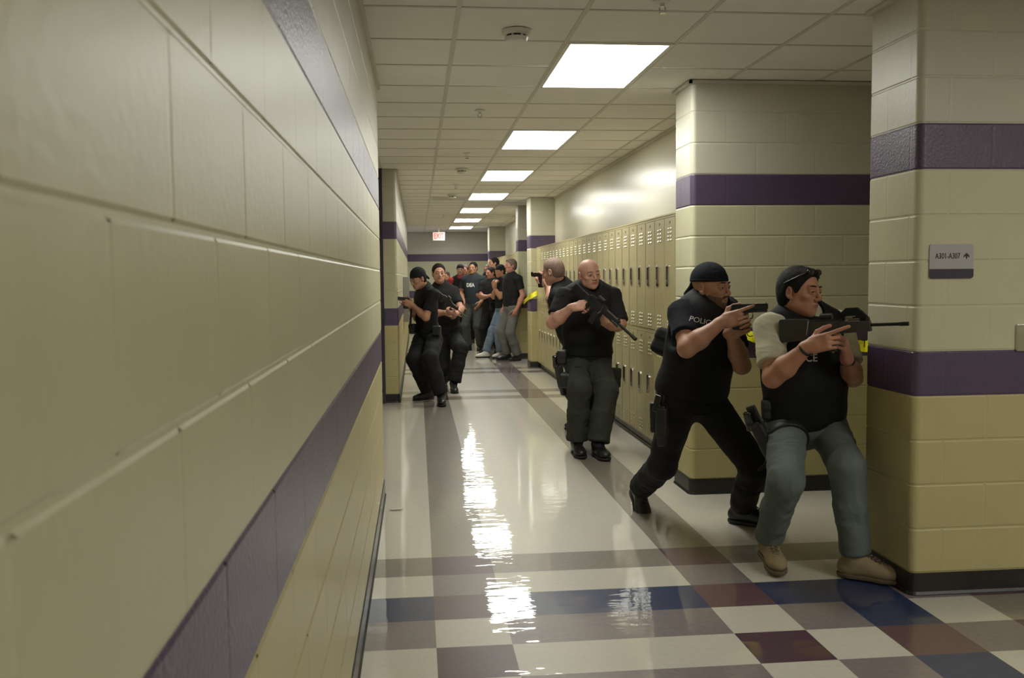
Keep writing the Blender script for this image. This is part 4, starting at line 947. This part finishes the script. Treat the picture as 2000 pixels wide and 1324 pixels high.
# ---- second officer: black cap, beard, pistol
J = dict(pel=A_(1350, 766, 5.15), neck=A_(1382, 594, 5.10), head=(A_(1389, 561, 5.04), (.62, -.78, -.06), (.02, -.05, 1.0)), arm=1.08)
J['shR'] = A_(1334, 612, 5.04); J['shL'] = A_(1416, 606, 5.34)
pf = nz(np.array([.88, -.48, .03])); up = np.array([0, 0, 1.0]); sd_ = nz(np.cross(pf, up))
pg = A_(1446, 623, 4.76)
J['wrR'] = pg - pf * .088 + sd_ * .022 - up * .012; J['elR'] = RCH(J['shR'], 1341, 681, .28, -1)
J['wrL'] = pg - pf * .055 - sd_ * .045 - up * .070; J['elL'] = RCH(J['wrL'], 1449, 714, .25, 1)
J['hipR'] = A_(1325, 786, 5.12); J['hipL'] = A_(1380, 784, 5.20)
J['anR'] = A_(1251, 952, 5.74); J['anL'] = FL(1449, 988, .11)
J['knR'] = ik(J['hipR'], J['anR'], .46, .45, (.1, -1, .1)); J['knL'] = ik(J['hipL'], J['anL'], .45, .44, (.25, -1, .1))
J['footR'] = (.05, -1, -.75); J['fupR'] = (.1, -.5, 1); J['footL'] = (.75, -.66, 0)
hands = {'R': dict(d=nz(pf * 1 + up * .25), n=-sd_, curl=((10, 4, 3), (70, 75, 40), (74, 75, 40), (76, 75, 40)), spread=4, th=[(.8, .5, .3), (.2, .95, .2), (0, 1, .2)]),
         'L': dict(d=nz(pf * .75 + up * .35 + sd_ * .15), n=nz(sd_ * 1.0 + up * .1), curl=((50, 65, 40), (55, 68, 40), (58, 70, 40), (60, 70, 40)), spread=2, th=[(.7, .6, .1), (.1, 1, 0), (0, 1, .1)])}
P2 = person('bearded officer in a black cap and tee lunging forward with a pistol in both hands', J, SK_C, shirt=NAVYK, pants=BLACK, boots=BLKB, hair=None, beard=BEARD, vest=VEST, hv=.0034, hb=.0055, g=1.25, w=1.12, s=1.03, hands=hands, brow=HAIRD, vest_b=-.02,
            sleeve=.66, hem=-.02, belt=BLACK, vest_g=.032, cap=dict(m=NAVYK, z=.034, tilt=.06, tail=True), pant_r=(.100, .080, .074, .068), pants_wr=(.006, 10, 8))
G2 = pistol('black pistol held out by the bearded officer in the black cap', pg, pf, up, s=.95)

# ---- third officer: bald, rifle across the chest
J = dict(pel=A_(1147, 697, 7.98), neck=A_(1150, 558, 7.92), head=(A_(1151, 535, 7.82), (.25, -.95, -.10), (-.10, -.05, 1.0)), arm=1.12)
J['shR'] = A_(1104, 578, 7.86); J['shL'] = A_(1194, 577, 7.98)
J['elR'] = RCH(J['shR'], 1079, 631, .28, -1); J['wrR'] = RCH(J['elR'], 1118, 600, .25, -1)
J['elL'] = RCH(J['shL'], 1212, 633, .28, -1); J['wrL'] = RCH(J['elL'], 1193, 638, .22, -1)
J['hipR'] = A_(1127, 712, 7.97); J['hipL'] = A_(1167, 712, 7.99)
J['anR'] = FL(1127, 862, .11); J['anL'] = FL(1168, 866, .11)
J['knR'] = ik(J['hipR'], J['anR'], .45, .44, (-.10, -1, .1)); J['knL'] = ik(J['hipL'], J['anL'], .45, .44, (.12, -1, .1))
J['footR'] = (0.02, -1, 0); J['footL'] = (.15, -1, 0)
b3 = A_(1124, 557, 7.66); m3 = A_(1242, 663, 7.16); gf = nz(m3 - b3); gup = nz(np.array([.35, -.1, .9])); gsd = nz(np.cross(gf, gup))
hands = {'R': dict(d=nz(np.array([.80, -.45, .10])), n=nz(np.array([.30, .75, -.60])), curl=((14, 10, 6), (60, 70, 40), (64, 70, 40), (66, 70, 40)), spread=5),
         'L': dict(d=nz(np.array([-.60, -.65, .35])), n=nz(np.array([.1, .45, .95])), curl=((55, 65, 40), (58, 65, 40), (60, 65, 40), (60, 65, 40)), spread=3)}
P3 = person('heavy bald officer in black shirt and dark olive trousers advancing with a slanted rifle', J, SK_B, shirt=BLACK, pants=OLIVE, boots=BLKB, hair=None, brow=STUB, vest=VEST, hv=.0042, hb=.0065, g=1.30, w=1.16, s=1.05, hw=1.06, hands=hands,
            sleeve=.72, sleeveL=.92, hem=-.05, belt=BLACK, vest_g=.022, pant_r=(.106, .088, .084, .080), pants_wr=(.007, 10, 7))
R3_ = rifle('black carbine slanting down across the bald officer', b3, m3, gup, style='light')

# ---- fourth: shaved head seen behind the bald officer, aiming left
J = dict(pel=A_(1140, 690, 8.9), neck=A_(1096, 560, 8.85), head=(A_(1080, 530, 8.82), (-.80, .55, -.25), (-.25, 0.1, 1.0)), arm=1.1)
J['shR'] = A_(1128, 575, 9.02); J['shL'] = A_(1090, 578, 8.68)
J['wrR'] = A_(1068, 551, 9.20); J['elR'] = ik(J['shR'], J['wrR'], .30, .27, (0, .1, -1))
J['wrL'] = A_(1072, 556, 9.15); J['elL'] = ik(J['shL'], J['wrL'], .30, .27, (0, 0, -1))
J['hipR'] = A_(1152, 705, 9.0); J['hipL'] = A_(1132, 705, 8.80)
J['anR'] = A_(1168, 828, 8.95); J['anR'][2] = .11; J['anL'] = A_(1142, 836, 8.72); J['anL'][2] = .11
J['knR'] = ik(J['hipR'], J['anR'], .45, .44, (-.1, .9, 0)); J['knL'] = ik(J['hipL'], J['anL'], .45, .44, (-.1, .9, 0)); J['footR'] = (-.6, .5, 0); J['footL'] = (-.6, .5, 0)
pf = nz(np.array([-.48, .88, .10])); sd_ = nz(np.cross(pf, up))
hands = {'R': dict(d=nz(pf + up * .2), n=-sd_, curl=((12, 6, 4), (70, 75, 40), (74, 75, 40), (76, 75, 40))), 'L': dict(d=nz(pf + up * .15), n=sd_, curl=((55, 70, 40), (58, 70, 40), (60, 70, 40), (60, 70, 40)))}
P4 = person('officer with a shaved head and black vest turned away behind the bald officer', J, SK_B, shirt=BLACK, pants=BLACK, boots=BLKB, hair=STUB, hairstyle='buzz', vest=VEST, hv=.005, hb=.008, g=1.1, w=1.1, s=1.04, hands=hands, vest_g=.03)
pistol('small dark pistol aimed left by the shaven-headed officer', J['wrR'] + pf * .085 - sd_ * .018, pf, up)

# ---- fifth: black cap, pistol, by the left pier
J = dict(pel=A_(838, 655, 11.45), neck=A_(829, 562, 11.35), head=(A_(816, 544, 11.22), (-.72, -.62, -.38), (-.28, -.25, .9)), arm=1.0)
J['shR'] = A_(822, 576, 11.58); J['shL'] = A_(846, 575, 11.12)
J['elL'] = RCH(J['shL'], 832, 620, .29, -1); J['wrL'] = RCH(J['elL'], 806, 597, .255, 1)
J['wrR'] = J['wrL'] + np.array([-.03, .085, .015]); J['elR'] = ik(J['shR'], J['wrR'], .30, .27, (0, .1, -1))
J['hipR'] = A_(823, 664, 11.55); J['hipL'] = A_(848, 664, 11.32)
J['anR'] = FL(836, 765, .11) + np.array([0, .05, 0]); J['anL'] = FL(862, 772, .11)
J['knR'] = ik(J['hipR'], J['anR'], .46, .45, (-.40, -1, .1)); J['knL'] = ik(J['hipL'], J['anL'], .46, .45, (-.30, -1, .1))
J['footR'] = (-.85, -.5, 0); J['footL'] = (.02, -1, 0)
pf = nz(np.array([-.93, -.25, .12])); sd_ = nz(np.cross(pf, up))
J['wrR'] = J['wrL'] + pf * .02 - sd_ * -.06
hands = {'L': dict(d=nz(pf + up * .35), n=nz(sd_ * 1 + up * .1), curl=((45, 60, 40), (50, 65, 40), (55, 65, 40), (55, 65, 40))), 'R': dict(d=nz(pf + up * .3), n=-sd_, curl=((14, 6, 4), (70, 75, 40), (74, 75, 40), (76, 75, 40)))}
P5 = person('officer in a black cap leaning in by the left pier with a pistol', J, SK_C, shirt=BLACK, pants=BLACK, boots=BLKB, vest=None, hv=.0055, hb=.0085, g=1.0, s=1.0, hands=hands, cap=dict(m=BLACK, z=.030, tilt=.12, tail=True), belt=BLACK, pants_wr=(.007, 10, 7), sleeve=.72, hem=-.04, hair=HAIRD, hairstyle='buzz', pant_r=(.105, .088, .084, .078))
pistol('silver-topped pistol held by the capped officer by the left pier', J['wrL'] + pf * .088 + sd_ * .018 + up * .012, pf, up, m=GUN, s=.95)

# ---- sixth: dark hair, rifle, behind the capped officer
J = dict(pel=A_(874, 650, 12.55), neck=A_(861, 556, 12.45), head=(A_(857, 533, 12.38), (.12, -.98, -.08), (0, -.05, 1.0)), arm=1.08)
J['shR'] = A_(839, 569, 12.45); J['shL'] = A_(885, 570, 12.50)
J['elL'] = RCH(J['shL'], 900, 603, .29, -1); J['wrL'] = RCH(J['elL'], 889, 613, .25, -1)
J['elR'] = RCH(J['shR'], 846, 612, .29, -1); J['wrR'] = RCH(J['elR'], 872, 611, .25, -1)
J['hipR'] = A_(862, 660, 12.55); J['hipL'] = A_(884, 660, 12.55)
J['anL'] = FL(886, 746, .13) ; J['anL'][2] = .12; J['anR'] = A_(866, 742, 12.75); J['anR'][2] = .11
J['knR'] = ik(J['hipR'], J['anR'], .46, .45, (0, -1, .1)); J['knL'] = ik(J['hipL'], J['anL'], .46, .45, (.3, -1, .1)); J['footR'] = (0, -1, 0); J['footL'] = (.05, -1, -.12)
hands = {'R': dict(d=nz(np.array([.8, -.4, -.3])), n=nz(np.array([.2, .7, -.5])), curl=((14, 10, 6), (60, 70, 40), (64, 70, 40), (66, 70, 40))), 'L': dict(d=nz(np.array([-.75, -.5, .1])), n=nz(np.array([0, .5, .9])), curl=((55, 65, 40),) * 4)}
P6 = person('dark-haired officer in black holding a rifle across his body, behind the capped officer at left', J, SK_B, shirt=BLACK, pants=BLACK, boots=BLKB, hair=HAIRD, vest=None, hv=.006, hb=.009, g=1.12, w=1.12, s=1.03, hw=1.05, hands=hands, sleeve=.72, hem=-.05, pants_wr=(.007, 10, 7), pant_r=(.11, .09, .086, .082), belt=BLACK)
rifle('black carbine held low by the dark-haired officer at left', A_(852, 566, 12.22), A_(910, 619, 11.95), (.3, -.1, .9))

# ---- the group waiting by the lockers
def stander(label, px, top, foot, Y, face, skin_m, shirt, pants, boots, h=.0085, hair=HAIRD, style='short', lean=0.0, arms='down', w=1.0, g=1.0, turn=None, cap=None, legs=None, elp=None, vest=None, beard=None, sleeve=.62, hw=1.0):
    ft = FL(px, foot); ft = np.array([A_(px, foot, Y)[0], Y, 0]); zt = A_(px, top, Y)[2]; k = zt / 1.80; f = nz(face); bf = nz(turn if turn is not None else face); bf = nz(np.array([bf[0], bf[1], 0])); r = np.array([bf[1], -bf[0], 0]); U = np.array([0, 0, 1.0]); ln = np.array([lean, 0, 0])
    c = ft.copy(); J = dict(pel=c + U * .97 * k + ln * .5, neck=c + U * 1.50 * k + ln, arm=1.05)
    J['head'] = (c + U * 1.675 * k + ln * 1.1 + bf * .02, f, (0, 0, 1.0))
    for sd, q in (('R', 1), ('L', -1)):
        J['sh' + sd] = c + U * 1.445 * k + r * q * .195 * k * w + ln * .95; J['hip' + sd] = c + U * .92 * k + r * q * .085 * k + ln * .5
        J['an' + sd] = c + r * q * .12 * k + U * .10 + bf * (.03 * q)
        if legs: J['an' + sd] = c + np.array(legs[sd]) + U * .10
        J['kn' + sd] = ik(J['hip' + sd], J['an' + sd], .44 * k, .43 * k, bf + r * q * .2); J['foot' + sd] = bf + r * q * .25
        if arms == 'pocket': J['wr' + sd] = J['hip' + sd] + r * q * .10 + bf * .07 + U * .07; J['el' + sd] = ik(J['sh' + sd], J['wr' + sd], .30 * k, .27 * k, r * q * .8 - bf * .6)
        elif arms == 'down': J['wr' + sd] = J['hip' + sd] + r * q * .13 - U * .01 + bf * .04; J['el' + sd] = ik(J['sh' + sd], J['wr' + sd], .30 * k, .27 * k, r * q * .6 - bf)
        elif arms == 'cross': J['wr' + sd] = c + U * 1.20 * k + bf * .20 - r * q * .06 + ln * .9; J['el' + sd] = ik(J['sh' + sd], J['wr' + sd], .30 * k, .27 * k, r * q * .7 - U * .8)
        elif arms == 'chin': J['wr' + sd] = c + U * 1.38 * k + bf * .20 - r * q * .03; J['el' + sd] = ik(J['sh' + sd], J['wr' + sd], .30 * k, .27 * k, r * q * .4 - U * 1)
    hd = {}
    for sd, q in (('R', 1), ('L', -1)):
        dd = nz(J['wr' + sd] - J['el' + sd])
        if arms == 'down': hd[sd] = dict(d=dd, n=-r * q, curl=((25, 30, 20),) * 4)
        elif arms == 'cross': hd[sd] = dict(d=nz(dd + r * -q * .3), n=-bf, curl=((20, 20, 15),) * 4)
        elif arms == 'chin': hd[sd] = dict(d=nz(dd * .6 + U * .5), n=-bf, curl=((60, 60, 40),) * 4)
        else: hd[sd] = dict(d=nz(dd * .6 - U * .6 + bf * .3), n=-r * q, curl=((15, 10, 10),) * 4)
    return person(label, J, skin_m, shirt=shirt, pants=pants, boots=boots, hair=hair, hairstyle=style, hv=h * .8, hb=h * 1.2, s=k, w=w, g=g, hands=hd, cap=cap, vest=vest, beard=beard, sleeve=sleeve, hw=hw, hem=-.07, pants_wr=(.006, 12, 6), vest_g=.025, pant_r=(.10, .082, .078, .074), sole=None)
SK_E = skin('skin_golden', (0.43, 0.215, 0.125))
Q1 = stander('man in a blue-black tee with white chest letters, hands in his pockets', 927, 511, 684, 18.9, (-.45, -.95, -.05), SK_E, TEAL, CHAR, BLKB, arms='pocket', turn=(-.5, -.85, 0), w=1.08, g=1.05)
Q2 = stander('man in a dark cap and red shirt at the back of the group', 901, 516, 672, 20.6, (-.1, -1, .05), SK_B, RED, KHAKI, BLKB, cap=dict(m=BLACK, z=.034, tilt=.05), vest=BLACK)
Q3 = stander('red-faced man mostly hidden behind the man with white chest letters', 913, 517, 668, 21.2, (-.6, -.8, 0), SK_D, BLACK, BLACK, BLKB, hair=HAIRB)
Q4 = stander('brown-haired person low behind the dark-haired officer at left', 874, 529, 662, 22.0, (-.5, -.85, -.1), SK_D, BLACK, KHAKI, BLKB, hair=HAIRB, style='crew')
Q5 = stander('grey-haired man in black polo and grey trousers facing left beside the far pier', 1001, 505, 697, 16.5, (-.93, -.38, .02), SK_D, BLACK, GREYP, BLKB, hair=HAIRG, style='crew', arms='down', turn=(-.9, -.45, 0), w=1.06, g=1.12)
Q6 = stander('tall dark-haired man looking left above the others near the lockers', 967, 502, 677, 19.4, (-.95, -.30, .03), SK_E, BLACK, BLACK, BLKB, hair=HAIRD, turn=(-.7, -.7, 0))
Q7 = stander('ruddy short-haired man behind the man with the rifle in the waiting group', 956, 516, 672, 20.4, (-.7, -.7, 0), SK_D, BLACK, BLACK, BLKB, hair=HAIRG)
Q8 = stander('dark-haired man in black holding a slung rifle in the waiting group', 961, 521, 682, 18.1, (-.8, -.5, -.1), SK_D, BLACK, BLACK, BLKB, hair=HAIRD, arms='cross', turn=(-.5, -.8, 0), w=1.05)
Q9 = stander('man in black cap, blue jeans and white sneakers leaning with one leg out', 986, 517, 684, 17.25, (-.85, -.50, -.12), SK_E, BLACK, DENIM, WHT, arms='chin', turn=(-.9, -.4, 0), cap=dict(m=BLACK, z=.030, tilt=.1), legs=dict(R=(-.36, -.10, 0), L=(-.10, -.2, 0)), lean=-.05)

# ---- kit and lettering
def tb(Bz, out, up_):
    return basis(np.cross(nz(up_), nz(out)), up_)
# P1: POLICE across the vest, sunglasses, wristband, watch, thigh holster
J = P1['J']; lay_text('POLICE', .052, A_(1575, 703, 4.35), np.array([1, -.10, 0]), np.array([0, 0, 1.0]), [P1['vest']], M_TEXTW, P1['root'], off=.002, bold=.0008)
HP = P1['HP']; s_ = P1['s']; hB_ = P1['hB']
gl = []
for q in (-1, 1):
    gl += [ell(HP(q * .032, .070, .098), hB_, np.array([.027, .012, .017]) * s_, .006), cone(HP(q * .056, .062, .094), HP(q * .083, .045, .075), .004, .004, .004), cone(HP(q * .083, .045, .075), HP(q * .087, -.035, .035), .0038, .0035, .004)]
gl.append(cone(HP(-.02, .075, .102), HP(.02, .075, .102), .004, .004, .004))
solid('sunglasses', gl, .003, GLOSS, P1['root'], P1['org'])
def band_on(P, sd, t, r, th, m, nm):
    p = mid(P['J']['el' + sd], P['J']['wr' + sd], t); return ringstrap(nm, p, P['J']['wr' + sd] - P['J']['el' + sd], r, th, m, P['root'], P['org'], .003)
band_on(P1, 'R', .90, .0375, .014, NYL, 'wristband'); band_on(P1, 'L', .93, .037, .030, NYL, 'watch')
ax = nz(J['knR'] - J['hipR']); hp_ = A_(1484, 830, 4.52)
Bh = basis(nz(np.array([.55, -.80, .35])), nz(np.array([-.42, .1, .9])))
holster(P1, P1['org'], P1['root'], A_(1487, 838, 4.55), Bh, 1.0)
solid('thigh_strap', [ccone(mid(J['hipR'], J['knR'], .22), mid(J['hipR'], J['knR'], .22) + nz(ax + np.array([.25, 0, .0])) * .036, .112, .110, .002, rd=.004), cone(A_(1490, 842, 4.52), mid(J['hipR'], J['knR'], .25), .012, .012, .01)], .0045, NYL, P1['root'], P1['org'])
pouch('radio_pouch', P1['root'], P1['org'], A_(1497, 800, 4.60), basis((1, -.3, 0), (0, 0, 1)), (.03, .025, .05))
solid('hanging_strap', [cone(A_(1503, 860, 4.72), A_(1499, 905, 4.78), .016, .014, .01), cone(A_(1499, 905, 4.78), A_(1484, 917, 4.76), .012, .010, .01)], .0045, NYL, P1['root'], P1['org'])
# P2
J = P2['J']; lay_text('POLICE', .040, A_(1367, 626, 4.80), nz(np.array([.92, -.40, -.22])), nz(np.array([.2, 0, 1.0])), [P2['shirt'], P2['vest']], M_TEXTW, P2['root'], off=.002)
pouch('back_pouch', P2['root'], P2['org'], A_(1308, 674, 5.20), basis((.6, -.65, -.3), (.55, 0, 1)), (.06, .09, .075), VEST)
pouch('magazine_pouch', P2['root'], P2['org'], A_(1300, 770, 5.08), basis((1, -.3, 0), (0, 0, 1)), (.035, .028, .045))
holster(P2, P2['org'], P2['root'], A_(1296, 808, 5.06), basis(nz((.75, -.65, .0)), (-.05, .1, 1)), .95)
pouch('side_pouch', P2['root'], P2['org'], A_(1279, 815, 5.12), basis((1, -.4, 0), (0, 0, 1)), (.022, .025, .085))
# P3
holster(P3, P3['org'], P3['root'], A_(1096, 722, 7.84), basis(nz((.3, -1, 0)), (-.22, 0, 1)), 1.15)
pouch('thigh_pouch', P3['root'], P3['org'], A_(1106, 742, 7.74), basis((1, -.3, 0), (-.1, 0, 1)), (.075, .05, .06))
pouch('belt_pouch', P3['root'], P3['org'], A_(1098, 697, 7.84), basis((1, -.3, 0), (0, 0, 1)), (.05, .04, .06))
pouch('trouser_pocket', P3['root'], P3['org'], A_(1196, 738, 7.86), basis((1, .3, 0), (.1, 0, 1)), (.035, .07, .085), OLIVE)
ringstrap('thigh_strap', mid(P3['J']['hipR'], P3['J']['knR'], .55), P3['J']['knR'] - P3['J']['hipR'], .106, .035, BLACK, P3['root'], P3['org'], .006)
# P5, P6
solid('hanging_strap', [cone(A_(804, 594, 11.2), A_(801, 640, 11.3), .012, .014, .01)], .006, NYL, P5['root'], P5['org'])
pouch('belt_pouch', P5['root'], P5['org'], A_(806, 642, 11.35), basis((1, -.3, 0), (0, 0, 1)), (.05, .04, .06)); pouch('belt_pouch', P5['root'], P5['org'], A_(853, 646, 11.2), basis((1, -.3, 0), (0, 0, 1)), (.04, .05, .06))
lay_text('DEA', .10, A_(919, 557, 18.4), nz(np.array([.93, -.36, 0])), np.array([0, 0, 1.0]), [Q1['shirt']], mat('white_bold_print', (.75, .75, .73), rough=.7), Q1['root'], off=.004, sx=.85, bold=.004)
r_ = rifle('dark slung rifle on the back of the man with white chest letters', A_(938, 552, 18.95), A_(947, 528, 18.95), (0, -1, .1))
r_.scale = r_.scale * 1
rifle('dark carbine held upright by the man in black in the waiting group', A_(957, 605, 17.88), A_(962, 548, 17.86), (-1, -.2, .1))
